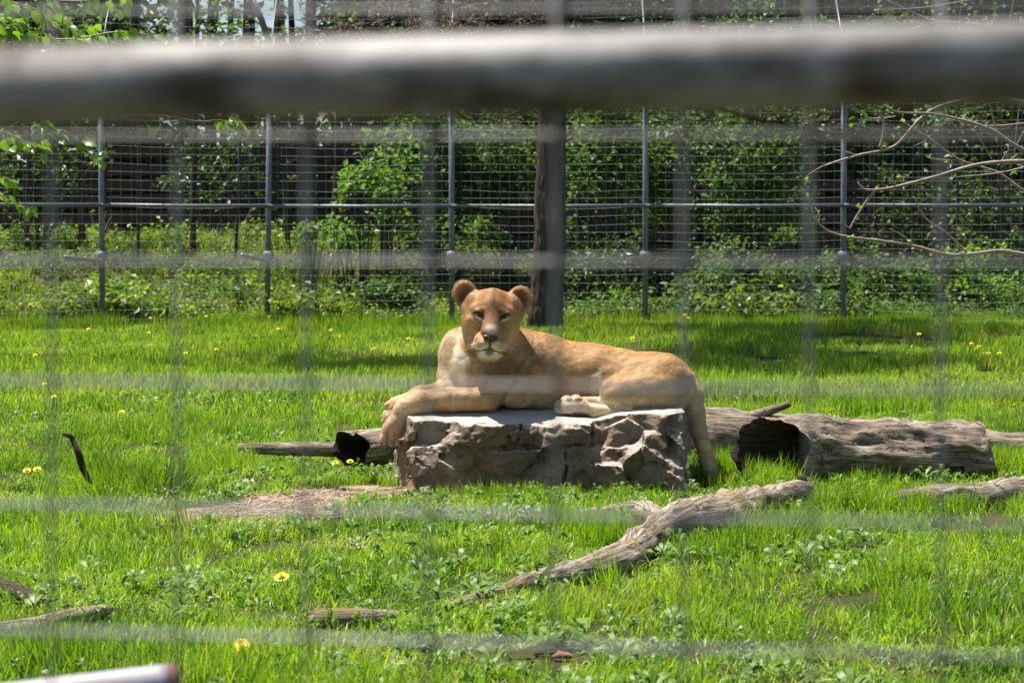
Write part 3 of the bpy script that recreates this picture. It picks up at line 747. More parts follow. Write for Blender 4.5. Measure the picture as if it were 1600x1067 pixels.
    Fd = fld.F
    V, Q = surface_nets(Fd, fld.lo, h)
    # light smoothing through neighbours
    me_e = np.concatenate([Q[:, [0, 1]], Q[:, [1, 2]], Q[:, [2, 3]], Q[:, [3, 0]]])
    for it in range(2):
        acc = np.zeros_like(V); cnt = np.zeros(len(V))
        for a, b in ((0, 1), (1, 0)):
            np.add.at(acc, me_e[:, a], V[me_e[:, b]]); np.add.at(cnt, me_e[:, a], 1)
        V = V * 0.5 + acc / cnt[:, None] * 0.5
    # skin ripples, muscle
    nrm = np.zeros_like(V); fn = np.cross(V[Q[:, 2]] - V[Q[:, 0]], V[Q[:, 3]] - V[Q[:, 1]])
    for j in range(4): np.add.at(nrm, Q[:, j], fn)
    nrm /= np.linalg.norm(nrm, axis=1)[:, None] + 1e-9
    hd = V - HC; hu = hd @ ax_u; hv = hd @ ax_v; hf = hd @ ax_f
    inhead = (np.abs(hu) < 64) & (hv > -66) & (hv < 62) & (hf > -30)
    V = V + nrm * (np.where(inhead, 0.25, 1.5) * fbm(V * 0.045, 3, 11))[:, None]

    # ---- coat colours; neck, fold and toe shade painted in
    PX, PY, D = V[:, 0] + 800, 640 - V[:, 2], V[:, 1]
    tawny = np.array([0.47, 0.305, 0.14]); orange = np.array([0.41, 0.225, 0.08]); cream = np.array([0.66, 0.53, 0.36]); white = np.array([0.85, 0.77, 0.62])
    dark = np.array([0.035, 0.022, 0.016])
    n1 = fbm(V * 0.05, 3, 21); n2 = fbm(V * np.array([0.25, 0.25, 0.6]), 3, 31)
    col = np.tile(tawny, (len(V), 1))
    def mixto(c, w):
        nonlocal col
        w = np.clip(w, 0, 1)[:, None]; col = col * (1 - w) + np.asarray(c) * w
    def blob(cx, cy, rx, ry, soft=0.5, cd=None, rd=None):
        q = ((PX - cx) / rx) ** 2 + ((PY - cy) / ry) ** 2
        if cd is not None: q = q + ((D - cd) / rd) ** 2
        return np.clip((1.0 + soft - np.sqrt(q)) / (2 * soft), 0, 1)
    hsoft = np.clip((64 - np.abs(hu)) / 9, 0, 1) * np.clip((hv + 66) / 8, 0, 1) * np.clip((hf + 30) / 10, 0, 1) * (hv < 62)
    hsoft = hsoft * np.clip((1.12 - np.sqrt((hu / 58) ** 2 + ((hv + 2) / 66) ** 2)) / 0.14, 0, 1)
    body = 1 - hsoft
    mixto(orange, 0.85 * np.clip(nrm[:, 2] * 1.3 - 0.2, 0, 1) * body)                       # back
    mixto(cream, 0.75 * np.clip((PY - 598) / 34, 0, 1) * body * (PX > 790))             # underside
    mixto(cream, 0.55 * np.clip((690 - PX) / 40, 0, 1) * body)
    mixto(cream, 0.95 * blob(700, 560, 32, 52) * body); mixto(cream * 1.12, 0.8 * blob(735, 566, 20, 22, 0.6) * body)
    mixto(white, blob(712, 586, 12, 22, 0.8) * body * 0.9 * np.clip((603 - PY) / 5, 0, 1))
    mixto(white * 1.05, blob(722, 562, 9, 32, 0.7) * body)
    mixto(white, blob(935, 604, 9, 20, 0.9) * body * 0.75 * np.clip((945 - PX) / 6, 0, 1))
    mixto(white, blob(925, 627, 30, 6, 0.6) * body * 0.4)
    mixto(cream, blob(1075, 615, 12, 40, 0.5) * body * 0.4)
    mixto(np.array([0.18, 0.085, 0.035]), 0.75 * blob(832, 560, 30, 32, 0.8) * body * np.clip(n1 * 1.5 + 0.75, 0, 1)); mixto(np.array([0.22, 0.115, 0.048]), 0.75 * blob(784, 576, 40, 15, 0.7) * body)  # brown neck and throat, head's shadow painted in as darker brown
    mixto(np.array([0.52, 0.36, 0.2]), 0.6 * ((PX > 1070) & (PY > 620)))
    mixto(np.array([0.46, 0.33, 0.21]), 0.5 * np.clip((PY - 640) / 20, 0, 1) * (PX < 650))
    mixto((0.62, 0.52, 0.38), blob(893, 632, 27, 17, 0.2) * (D < -55))
    for px, py, rx, ry in ((902, 645, 19, 6.5), (888, 620, 6, 3.2), (902, 620, 6, 3.2), (884, 645, 8, 5)):
        mixto((0.07, 0.045, 0.04), blob(px, py, rx, ry, 0.25) * (D < -60) * 0.9)
    for px in (607.5, 618.5, 629):
        q = np.abs(PX - px - (694 - PY) * 0.08) < 1.5; mixto((0.10, 0.055, 0.03), q * (PY > 670) * (PY < 696) * (D < -60) * 0.75)  # shade in the near paw's toe gaps drawn as dark colour
    for (ax_, ay_), (bx_, by_) in (((604, 634), (616, 630)), ((601, 645), (613, 640)), ((602, 657), (612, 651))):
        t_ = np.clip(((PX - ax_) * (bx_ - ax_) + (PY - ay_ - 5) * (by_ - ay_)) / ((bx_ - ax_) ** 2 + (by_ - ay_) ** 2), 0, 1)
        dd_ = np.hypot(PX - ax_ - t_ * (bx_ - ax_), PY - ay_ - 5 - t_ * (by_ - ay_)); mixto((0.12, 0.065, 0.035), (dd_ < 1.3) * (D > -45) * 0.7)  # far paw's toe gaps likewise, shade put in as colour
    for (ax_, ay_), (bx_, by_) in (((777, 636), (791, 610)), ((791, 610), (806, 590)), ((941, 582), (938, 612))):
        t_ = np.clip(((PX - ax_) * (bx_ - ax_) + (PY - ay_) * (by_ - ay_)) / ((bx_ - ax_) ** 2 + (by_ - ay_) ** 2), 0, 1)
        dd_ = np.hypot(PX - ax_ - t_ * (bx_ - ax_), PY - ay_ - t_ * (by_ - ay_)); mixto((0.17, 0.09, 0.045), np.clip(1.6 - dd_ / 2.4, 0, 1) * (D < -20) * 0.6)  # elbow and thigh creases darkened, fold shade painted into the coat
    # head colours
    def hb(cu, cv, ru, rv, soft=0.35, fmin=-99, rot=0.0):
        du, dv = hu - cu, hv - cv
        if rot:
            a = math.radians(rot); du, dv = du * math.cos(a) + dv * math.sin(a), -du * math.sin(a) + dv * math.cos(a)
        q = (du / ru) ** 2 + (dv / rv) ** 2
        return np.clip((1.0 + soft - np.sqrt(q)) / (2 * soft), 0, 1) * hsoft * (hf > fmin)
    hb0 = np.clip((1.35 - np.sqrt((hu / 30) ** 2 + ((hv - 8) / 26) ** 2)) / 0.7, 0, 1) * hsoft * (hf > 5)
    mixto((0.35, 0.175, 0.058), hsoft); mixto((0.25, 0.115, 0.04), hb0 * 0.6)
    mixto((0.56, 0.37, 0.19), hb(-32, -22, 18, 30, 0.6) + hb(31, -24, 17, 28, 0.6) * 0.95)
    mixto((0.22, 0.105, 0.04), hb(0, 8, 23, 15, 0.5, 12) * 0.85); mixto((0.36, 0.16, 0.05), hb(-13, 13, 4, 6, 0.5, 20) * 0.8 + hb(13, 13, 4, 6, 0.5, 20) * 0.8)
    mixto((0.10, 0.05, 0.03), hb(0, 9, 9, 5, 0.7, 20) * 0.7)
    mixto((0.10, 0.045, 0.025), hb(0, 26, 3.5, 9, 0.6, 10) * 0.8 + hb(0, 24, 9, 2.5, 0.8, 10) * 0.5 + hb(1, 42, 3.5, 4, 0.6, 0) * 0.7)
    for s in (-1, 1):
        mixto((0.30, 0.15, 0.06), hb(s * 22, 24, 13, 4, 0.6, 0, s * -30) * 0.6)
        mixto((0.20, 0.11, 0.06), hb(s * 14, -12, 4.0, 12, 0.6, 20, s * -10) * 0.45)
        mixto((0.60, 0.44, 0.27), hb(s * 20, 12.5, 8, 2.8, 0.6, 15, s * -14) * 0.85)
        mixto((0.75, 0.62, 0.44), hb(s * 20, -2.9, 8, 1.7, 0.4, 20, s * 26))
        mixto(dark, hb(s * 20.5, 3.4, 8.2, 3.5, 0.2, 20, s * 20))
        mixto(dark, hb(s * 12.6, -1.5, 1.8, 4.5, 0.5, 20, s * -24) * 0.8)
        mixto((0.46, 0.23, 0.085), hb(s * 15, -30, 11, 5, 0.4, 30) * 0.7)
        mixto(white * np.array([0.95, 0.88, 0.76]), hb(s * 12, -43, 12, 8.5, 0.3, 30))
        for r_ in range(4):
            vv = -34.5 - r_ * 3.6
            mixto((0.16, 0.07, 0.03), hb(s * 16.5, vv, 8 - r_, 1.0, 0.8, 30, s * 8) * 0.75)
    mixto((0.27, 0.15, 0.075), hb(0, -12, 13, 12, 0.4, 30) * 0.5)
    mixto((0.60, 0.46, 0.38), hb(0, -19, 9.5, 8.5, 0.3, 40) * 0.95)
    mixto(white * 1.05, hb(0, -60, 19, 13, 0.2, 20))
    mixto((0.06, 0.04, 0.035), hb(0, -52, 7, 4.5, 0.4, 40) * 0.8)
    # mouth line
    for s in (-1, 1):
        for k_ in range(14):
            tt = k_ / 13; uu = s * (25 * tt); vv = -46.5 - 6.5 * math.sin(tt * math.pi * 0.5)
            mixto(dark, hb(uu, vv, 1.9, 1.1, 0.5, 20) * 0.9 * (1 - 0.4 * tt))
    mixto(dark, hb(0, -41, 1.2, 5.5, 0.4, 40))
    # ears
    for s, c, rz in ears:
        q = hb(c[0], c[1], 21, 24, 0.1)
        mixto((0.40, 0.21, 0.08), q)
        inner = q * (hf < c[2] + 8.5) * (nrm @ ax_f > 0.1)
        mixto((0.24, 0.135, 0.075), hb(c[0] + s, c[1] + 1, 12, 14.5, 0.3) * 0.8 * (hf < 10))
        mixto((0.04, 0.025, 0.02), hb(c[0] - s * 1, c[1] - 4, 9, 11, 0.6, -99, s * 20) * 0.9 * (nrm @ ax_f > -0.2) * (hf < 12))
        mixto((0.60, 0.46, 0.31), hb(c[0] + s * 15, c[1] + 6, 5, 14, 0.5, -99, s * 20) * 0.5)
    n4 = fbm(V * np.array([0.10, 0.2, 0.35]), 3, 37)
    col = col * (1 + 0.10 * n1[:, None] + 0.10 * n2[:, None] + 0.09 * n4[:, None] * (1 - 0.6 * hsoft[:, None]))
    col = np.clip(col, 0.01, 0.9)

    # ---- coat material
    m, t, p = nt('lion_coat')
    a = t.nodes.new('ShaderNodeVertexColor'); a.layer_name = 'Col'
    n = noise_node(t, 260, 3, 0.6, 'Object', (0.35, 1, 1))
    n2_ = noise_node(t, 34, 4, 0.6)
    f2 = ramp(t, n2_.outputs[0], [(0.3, (0.86, 0.84, 0.82)), (0.7, (1.1, 1.1, 1.1))])
    c = mixc(t, a.outputs[0], f2.outputs[0], 1.0, 'MULTIPLY')
    setc(t, p, c); p.inputs['Roughness'].default_value = 0.62; p.inputs['Specular IOR Level'].default_value = 0.25
    p.inputs['Sheen Weight'].default_value = 0.0
    bump(t, p, n.outputs[0], 0.10, 0.003)
    root = thing('lioness', (0.0, LY, 0.36), 'tawny lioness lying on the flat rock with her front paws hanging over its edge', 'lioness')
    W = l2w(V)
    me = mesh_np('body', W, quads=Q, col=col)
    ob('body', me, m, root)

    # ---- fur: short hairs laid along the coat
    T = np.concatenate([Q[:, [0, 1, 2]], Q[:, [0, 2, 3]]])
    A = np.linalg.norm(np.cross(V[T[:, 1]] - V[T[:, 0]], V[T[:, 2]] - V[T[:, 0]]), axis=1) / 2
    rng = np.random.default_rng(5)
    front = (D[T[:, 0]] < 75) & (nrm[T[:, 0]][:, 1] < 0.45) | (nrm[T[:, 0]][:, 2] > 0.15)
    pr = A * front; NH = 300000
    ti = rng.choice(len(T), NH, p=pr / pr.sum())
    b = rng.random((NH, 2)); b = np.where(b.sum(1, keepdims=True) > 1, 1 - b, b)
    w0 = 1 - b.sum(1)
    R0 = V[T[ti, 0]] * w0[:, None] + V[T[ti, 1]] * b[:, :1] + V[T[ti, 2]] * b[:, 1:]
    Nn = nrm[T[ti, 0]]; cc = col[T[ti, 0]]
    hd = R0 - HC; u_, v_, f_ = hd @ ax_u, hd @ ax_v, hd @ ax_f
    ih = (np.abs(u_) < 62) & (v_ > -68) & (v_ < 60) & (f_ > -25)
    flow = np.tile(np.array([1.0, 0.1, -0.55]), (NH, 1))
    leg = (R0[:, 0] < -90) & (R0[:, 2] < 38)
    flow[leg] = np.array([-1.0, -0.1, -0.5])
    paw = (R0[:, 0] < -160) & (R0[:, 2] < 0); flow[paw] = np.array([-0.3, -0.1, -1.0])
    chest = (R0[:, 0] < -60) & (R0[:, 2] > 35) & ~ih; flow[chest] = np.array([-0.15, 0, -1.0])
    tail = (R0[:, 0] > 270) & (R0[:, 2] < 15); flow[tail] = np.array([0.25, 0, -1.0])
    foot = (R0[:, 0] < 180) & (R0[:, 0] > 60) & (R0[:, 1] < -50) & (R0[:, 2] < 22); flow[foot] = np.array([-1, 0, -0.1])
    hfl = ax_u[None] * (u_ / 18)[:, None] + ax_v[None] * ((v_ + 25) / 22)[:, None]
    low = v_ < -46; hfl[low] = (ax_u[None] * (u_ / 30)[:, None] + ax_v[None] * -1.0)[low]
    hfl += ax_f[None] * -0.5
    flow[ih] = hfl[ih]
    flow += rng.normal(0, 0.28, (NH, 3))
    flow -= Nn * (flow * Nn).sum(1)[:, None]; flow /= np.linalg.norm(flow, axis=1)[:, None] + 1e-6
    ln = rng.uniform(2.2, 3.9, NH)
    ln[ih] *= 0.75
    ln[ih & (v_ < -52) & (f_ > 10)] *= 2.2
    ear = ih & (v_ > 18) & (np.abs(u_) > 28); ln[ear] *= 1.15
    ln[chest] *= 1.9
    inner = ear & ((Nn @ ax_f) > 0.25) & (rng.random(NH) < 0.5); ln[inner] *= 2.0; cc = cc.copy(); cc[inner] = cc[inner] * 0.4 + np.array([.42, .28, .15]) * .6
    # no hair on eyes, nose or mouth
    bad = ih & (((np.abs(np.abs(u_) - 21) < 9) & (np.abs(v_ - 3) < 4.5)) | ((np.abs(u_) < 13) & (v_ < -22) & (v_ > -37) & (f_ > 55)) | ((np.abs(u_) < 26) & (np.abs(v_ + 50) < 3) & (f_ > 40)))
    lift = rng.uniform(0.10, 0.32, NH)
    dr = flow * np.sqrt(1 - lift ** 2)[:, None] + Nn * lift[:, None]
    side = np.cross(dr, Nn); side /= np.linalg.norm(side, axis=1)[:, None] + 1e-6
    R0 = R0 - Nn * 0.1
    wd = rng.uniform(0.11, 0.24, NH)[:, None]
    a0, a1, tip = R0 - side * wd, R0 + side * wd, R0 + dr * ln[:, None]
    keep = ~bad
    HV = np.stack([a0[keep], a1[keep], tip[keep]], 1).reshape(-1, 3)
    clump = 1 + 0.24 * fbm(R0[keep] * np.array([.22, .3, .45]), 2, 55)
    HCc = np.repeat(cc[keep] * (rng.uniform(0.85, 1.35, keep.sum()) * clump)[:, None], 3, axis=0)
    HT = np.arange(len(HV)).reshape(-1, 3)
    fm, t, p = nt('lion_fur'); a = t.nodes.new('ShaderNodeVertexColor'); a.layer_name = 'Col'
    setc(t, p, a.outputs[0]); p.inputs['Roughness'].default_value = 0.5; p.inputs['Specular IOR Level'].default_value = 0.35
    translucent(t, p, a.outputs[0], 0.3, (1.1, 1.0, 0.9))
    fo = ob('fur', mesh_np('fur', l2w(HV), tris=HT, col=np.clip(HCc, 0.01, 0.95), smooth=False), fm, root); fo['kind'] = 'stuff'

    # ---- eyes, nose, claws, whiskers
    def hw(u, v, f): return Vector(l2w(hp(u, v, f)[None])[0])
    def blobm(name, c, r, mat, seg=14, R=None):
        import bmesh
        bm = bmesh.new(); bmesh.ops.create_uvsphere(bm, u_segments=seg, v_segments=seg // 2 + 2, radius=1)
        M_ = np.array([v.co[:] for v in bm.verts]) * np.array(r)
        Rm = RH.T if R is None else R
        M_ = M_ @ Rm.T + np.array(c)
        fs = [[v.index for v in f.verts] for f in bm.faces]; bm.free()
        return ob(name, mesh_np(name, l2w(M_), faces=fs), mat, root)
    eye_m, t, p = nt('lion_eye')
    setc(t, p, (0.34, 0.17, 0.04)); p.inputs['Roughness'].default_value = 0.15
    pup_m, t, p = nt('lion_pupil'); setc(t, p, (0.01, 0.008, 0.006)); p.inputs['Roughness'].default_value = 0.1
    nose_m = mat_simple('lion_nose', (0.05, 0.022, 0.018), (0.11, 0.05, 0.042), 300, 0.42, 0.3, bd=0.001)
    for s in (-1, 1):
        e = blobm('eye', hp(s * 21, 2.2, 33.5), (7.2, 7.4, 7.2), eye_m)
        blobm('pupil', hp(s * 20.4, 2.8, 39.7), (2.2, 1.6, 2.2), pup_m)
    # nose pad: a broad T with rounded wings
    nf = Field((-16, -10, -14), (16, 10, 10), 0.6)
    nf.ell((0, 0, 0), (9.5, 4.5, 3.6), 2)
    nf.cap((0, -1, 0), (0, -1.5, -6.5), 4.2, 1.8, 3)
    for s in (-1, 1):
        nf.ell((s * 7.5, 0.5, -0.8), (4.2, 4, 3.4), 2)
        nf.ell((s * 6.2, -4.2, -1.2), (2.4, 2.2, 1.3), 1, True)
    nV, nQ = surface_nets(nf.F, nf.lo, 0.6)
    nV = hp(0, -29, 68) + nV[:, :1] * ax_u + nV[:, 1:2] * -ax_f + nV[:, 2:3] * ax_v
    ob('nose', mesh_np('nose', l2w(nV), quads=nQ), nose_m, root)
    claw_m = mat_simple('lion_claw', (0.03, 0.022, 0.018), (0.06, 0.045, 0.035), 80, 0.35)
    for px, py, dd in ((600, 688.5, -65), (611, 693, -69), (623.5, 693.5, -69)):
        pth = [lp(px, py - 3, dd), lp(px - 0.6, py, dd - 2), lp(px - 0.4, py + 3, dd - 1)]
        tube('claw', l2w(np.array(pth)), [1.5 * U, 1.2 * U, 0.3 * U], claw_m, root, seg=6)
    wh_m = mat_simple('lion_whisker', (0.75, 0.72, 0.66), None, 10, 0.4)
    parts = []
    wr = random.Random(4)
    for s in (-1, 1):
        for k_ in range(5):
            u0, v0 = s * (15 + wr.uniform(0, 6)), -38 - wr.uniform(0, 9); L_ = wr.uniform(12, 21)
            sp = wr.uniform(-0.25, 0.1)
            pts = [hp(u0 + s * L_ * q, v0 + sp * L_ * q - 5 * q * q, 62 - 26 * q * q) for q in (0, 0.35, 0.7, 1.0)]
            parts.append(tube_data(l2w(np.array(pts)), [0.2 * U, 0.17 * U, 0.12 * U, 0.05 * U], seg=4))
    V_, f_ = merge_data(parts)
    wo = ob('whiskers', mesh_np('whiskers', V_, faces=f_), wh_m, root); wo['kind'] = 'stuff'
    return root
build_lion()
# ------------------------------------------------------------------ dead wood
def mat_wood(name, c0, c1, c2, moss=0.0, sc=1.0, crack=0.75):
    m, t, p = nt(name)
    at = t.nodes.new('ShaderNodeAttribute'); at.attribute_name = 'lc'
    def nz(scale, st, det=6, dist=0.0):
        mp = t.nodes.new('ShaderNodeMapping'); mp.inputs['Scale'].default_value = st; t.links.new(at.outputs['Vector'], mp.inputs[0])
        n = t.nodes.new('ShaderNodeTexNoise'); n.inputs['Scale'].default_value = scale; n.inputs['Detail'].default_value = det; n.inputs['Roughness'].default_value = 0.65; n.inputs['Distortion'].default_value = dist
        t.links.new(mp.outputs[0], n.inputs['Vector']); return n
    n = nz(7 * sc, (1, 1, 0.5), 6, 0.3); g = nz(60 * sc, (1, 1, 0.07), 5, 0.6); k = nz(26 * sc, (1, 1, 0.13), 3, 1.2); n3 = nz(5, (1, 1, 1), 4)
    r = ramp(t, n.outputs[0], [(0.3, c0), (0.5, c1), (0.7, c2)])
    r2 = ramp(t, g.outputs[0], [(0.32, (0.45, 0.42, 0.40)), (0.62, (1.15, 1.15, 1.15))])
    c = mixc(t, r.outputs[0], r2.outputs[0], 1.0, 'MULTIPLY')
    ck = ramp(t, k.outputs[0], [(0.455, (0, 0, 0)), (0.495, (1, 1, 1)), (0.53, (0, 0, 0))])
    f = t.nodes.new('ShaderNodeMath'); f.operation = 'MULTIPLY'; f.inputs[1].default_value = crack; t.links.new(ck.outputs[0], f.inputs[0])
    c = mixc(t, c, (0.03, 0.022, 0.016), f.outputs[0])
    if moss:
        r3 = ramp(t, n3.outputs[0], [(0.55, (0, 0, 0)), (0.68, (moss, moss, moss))]); c = mixc(t, c, (0.17, 0.12, 0.03), r3.outputs[0])
    setc(t, p, c); p.inputs['Roughness'].default_value = 0.85; p.inputs['Specular IOR Level'].default_value = 0.2
    b1 = bump(t, p, n.outputs[0], 0.5, 0.02); b2 = bump(t, p, g.outputs[0], 0.8, 0.006, b1)
    inv = t.nodes.new('ShaderNodeMath'); inv.operation = 'SUBTRACT'; inv.inputs[0].default_value = 1; t.links.new(ck.outputs[0], inv.inputs[1]); bump(t, p, inv.outputs[0], 0.7, 0.008, b2)
    return m
WOOD = mat_wood('weathered_wood', (0.13, 0.10, 0.075), (0.28, 0.225, 0.17), (0.43, 0.365, 0.29))
WOODP = mat_wood('pale_wood', (0.15, 0.115, 0.08), (0.30, 0.245, 0.18), (0.46, 0.39, 0.30), 0.8)
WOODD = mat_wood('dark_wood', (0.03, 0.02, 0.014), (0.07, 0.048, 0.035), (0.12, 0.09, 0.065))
CHAR = mat_wood('charred_wood', (0.008, 0.006, 0.005), (0.02, 0.015, 0.012), (0.04, 0.03, 0.024))

def log(name, pts, radii, mat, label, cat='log', n=50, seg=28, amp=0.10, ridges=0.10, seed=0, group=None, root=None, part='trunk', rid_n=9):
    path = smooth_path(pts, n); r = np.interp(np.linspace(0, 1, n), np.linspace(0, 1, len(radii)), radii)
    if root is None: root = thing(name, tuple(path[n // 2] - [0, 0, float(np.mean(radii))]), label, cat, group)
    tube(part, path, r, mat, root, seg=seg, amp=amp, nscale=5.0, seed=seed, ridges=ridges, rid_n=rid_n)
    return root
def gp(px, py, r):   # centre of a round log whose middle shows at px, py and which lies on the ground
    Y = 10.0
    for _ in range(12):
        p = P(px, py, Y); Y += (p.z - (gz(p.x, Y) + r * 0.8)) / (H - r) * Y * 0.9
    return P(px, py, Y)

# long log behind the boulder, running out to the right
a = log('fallen_log', [P(1010, 680, 12.1), P(1100, 680, 12.1), P(1230, 685, 12.0), P(1380, 694, 12.1), P(1540, 700, 12.2), P(1680, 708, 12.2)], [0.125, 0.135, 0.135, 0.12, 0.10, 0.095], WOOD,
        'long weathered log lying behind the boulder and the hollow log', n=90, seg=40, seed=3)
log('', [P(1175, 650, 12.0), P(1205, 641, 11.95), P(1234, 631, 11.9)], [0.028, 0.024, 0.016], WOOD, '', n=10, seg=12, root=a, part='branch_stub')

# hollow log on the right
def hollow_log():
    n, seg = 70, 56
    path = smooth_path([P(1205, 706, 10.72), P(1290, 706, 10.85), P(1400, 708, 10.9), P(1470, 708, 10.95), P(1532, 712, 11.0)], n)
    rr = np.interp(np.linspace(0, 1, n), [0, 0.2, 0.5, 0.75, 0.9, 1], [0.160, 0.158, 0.152, 0.146, 0.146, 0.136])
    root = thing('hollow_log', tuple(path[n // 2] - [0, 0, 0.14]), 'thick hollow log with its dark open end towards the boulder', 'log')
    ang = np.linspace(0, 2 * math.pi, seg, endpoint=False)
    T = np.gradient(path, axis=0); T /= np.linalg.norm(T, axis=1)[:, None]
    out, inn = [], []
    for i in range(n):
        B = np.array([0, 0, 1.0]); N = np.cross(B, T[i]); N /= np.linalg.norm(N)
        # ends cut askew: the near side starts farther right
        t0 = 1 - min(i / 14, 1); t1 = max((i - n + 10) / 10, 0)
        sgn = np.cos(ang)      # N points away from or towards the camera
        near = -sgn * np.sign(N[1])
        sh = t0 * (0.115 * near + 0.012 * np.sin(ang * 3 + 1) + 0.008 * np.sin(ang * 7)) + t1 * (0.02 * np.sin(ang * 4) + 0.012 * np.sin(ang * 9))
        base = path[i] + np.cos(ang)[:, None] * N * rr[i] + np.sin(ang)[:, None] * B * rr[i] * 0.98
        L = np.stack([np.cos(ang) * 5, np.sin(ang) * 5, np.full(seg, i * 0.09)], -1)
        sp = np.stack([np.cos(ang) * 2.2, np.sin(ang) * 2.2, np.full(seg, i * 0.07)], -1)
        d = 0.030 * (1 - 0.6 * t0) * fbm(sp, 3, 7) + 0.016 * (np.abs(vnoise(L * 1.7, 9)) - 0.35) + 0.007 * fbm(np.stack([np.cos(ang) * 11, np.sin(ang) * 11, np.full(seg, i * 0.5)], -1), 2, 12)
        dirs = np.cos(ang)[:, None] * N + np.sin(ang)[:, None] * B
        out.append(base + dirs * d[:, None] + T[i] * sh[:, None])
        th = 0.028 + 0.008 * np.sin(ang * 2 + 0.5)
        inn.append(path[i] + dirs * (rr[i] - th + d * 0.3)[:, None] + T[i] * (sh + t0 * 0.012)[:, None])
    V = np.concatenate([np.concatenate(out), np.concatenate(inn)]); q = []; o = n * seg
    for i in range(n - 1):
        for j in range(seg):
            k = (j + 1) % seg
            # a rotted hole low on the near side by the right end
            q.append((i * seg + j, i * seg + k, (i + 1) * seg + k, (i + 1) * seg + j)); q.append((o + i * seg + j, o + (i + 1) * seg + j, o + (i + 1) * seg + k, o + i * seg + k))
    N0 = path[0]
    def hole(f):
        c = V[list(f)].mean(0)
        hx, hz = P(1500, 737, 10.8).x, P(1500, 737, 10.8).z
        return c[1] < 11.0 and abs(c[0] - hx) < 0.075 and abs(c[2] - hz + 0.3 * (c[0] - hx)) < 0.020
    q = [f for f in q if not hole(f)]
    for j in range(seg):
        k = (j + 1) % seg
        q.append((j, o + j, o + k, k)); e = (n - 1) * seg; q.append((e + j, e + k, o + e + k, o + e + j))
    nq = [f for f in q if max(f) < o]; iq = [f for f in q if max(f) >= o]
    for nm, fc, mt in (('shell', nq, WOOD), ('shade_dark_core', iq, WOODD)):  # inner wall in dark wood, painting in the shade of the hollow
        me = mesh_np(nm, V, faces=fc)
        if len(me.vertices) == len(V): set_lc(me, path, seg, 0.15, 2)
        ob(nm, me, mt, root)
hollow_log()

# hollow dark-ended log left of the boulder and the thin one beyond it
def split_log():
    c0, c1 = P(548, 700, 11.45), P(680, 692, 11.7)
    n, seg = 30, 36; path = smooth_path([c0, (Vector(c0) + Vector(c1)) / 2, c1], n)
    root = thing('split_log', (c0.x + 0.2, 11.6, 0.0), 'short split log with a black hollow end, half hidden behind the front paws', 'log')
    ang = np.linspace(0, 2 * math.pi, seg, endpoint=False); T = np.array(c1 - c0); T /= np.linalg.norm(T); N = np.cross([0, 0, 1.0], T)
    out, inn = [], []
    notch = 0.038 * np.exp(-((np.mod(ang - math.pi / 2 + math.pi, 2 * math.pi) - math.pi) / 0.22) ** 2)
    for i in range(n):
        t0 = 1 - min(i / 10, 1)
        dirs = np.cos(ang)[:, None] * N + np.sin(ang)[:, None] * np.array([0, 0, 1.0])
        d = 0.012 * fbm(np.stack([np.cos(ang) * 3, np.sin(ang) * 3, np.full(seg, i * .15)], -1), 3, 33) - notch * (0.35 + 0.65 * t0)
        sh = t0 * (0.055 * np.cos(ang) * -np.sign(N[1]) + 0.012 * np.sin(5 * ang))
        out.append(path[i] + dirs * (0.090 + d)[:, None] + T * sh[:, None]); inn.append(path[i] + dirs * (0.062 + d)[:, None] + T * (sh + 0.01 * t0)[:, None])
    V = np.concatenate([np.concatenate(out), np.concatenate(inn)]); o = n * seg; q, qi = [], []
    for i in range(n - 1):
        for j in range(seg):
            k = (j + 1) % seg
            q.append((i * seg + j, i * seg + k, (i + 1) * seg + k, (i + 1) * seg + j)); qi.append((o + i * seg + j, o + (i + 1) * seg + j, o + (i + 1) * seg + k, o + i * seg + k))
    q.append(tuple((n - 1) * seg + j for j in range(seg)))
    for j in range(seg): k = (j + 1) % seg; qi.append((j, o + j, o + k, k))
    for nm, fc, mt in (('shell', q, WOOD), ('charred_hollow', qi, CHAR)):
        me = mesh_np(nm, V, faces=fc); set_lc(me, path, seg, .08, 2); ob(nm, me, mt, root)
split_log()
log('thin_log', [P(372, 701, 11.9), P(440, 701, 11.9), P(530, 702, 11.85), P(600, 702, 12.0)], [0.026, 0.034, 0.038, 0.04], WOODP, 'thin pale log lying in the grass left of the split log', n=30, seg=16, seed=5)

# the big crooked limb in front
def limb():
    main = [gp(1262, 768, .06), gp(1215, 776, .07), gp(1165, 793, .095), gp(1120, 806, .115), gp(1070, 817, .10), gp(1030, 832, .07), gp(1000, 852, .062), gp(965, 876, .055), gp(905, 894, .042), gp(850, 906, .036), gp(790, 924, .028), gp(735, 940, .022), gp(700, 946, .008)]
    a = log('crooked_limb', main, [.045, .058, .080, .102, .088, .066, .062, .058, .044, .036, .028, .022, .008], WOODP, 'big crooked fallen limb reaching from the hollow log down to the foreground grass', 'fallen branch', n=150, seg=34, amp=0.30, ridges=0.22, seed=21)
    log('', [gp(1045, 818, .05), gp(1010, 800, .045), gp(975, 800, .04), gp(935, 804, .034), gp(880, 812, .03), gp(850, 818, .012)], [.05, .046, .038, .032, .026, .010], WOODP, '', n=50, seg=18, amp=.3, ridges=.2, seed=22, root=a, part='side_branch')
    log('', [gp(1205, 768, .03), gp(1170, 772, .026), gp(1130, 780, .02)], [.028, .024, .012], WOODP, '', n=14, seg=12, seed=24, root=a, part='split_strip')
    s = gp(1248, 762, .06)
    log('', [s, s + Vector((0.01, -.02, .03)), s + Vector((.0, -.03, .055))], [.035, .028, .012], WOODD, '', n=10, seg=14, amp=0.5, seed=25, root=a, part='bark_knot')
    return a
limb()
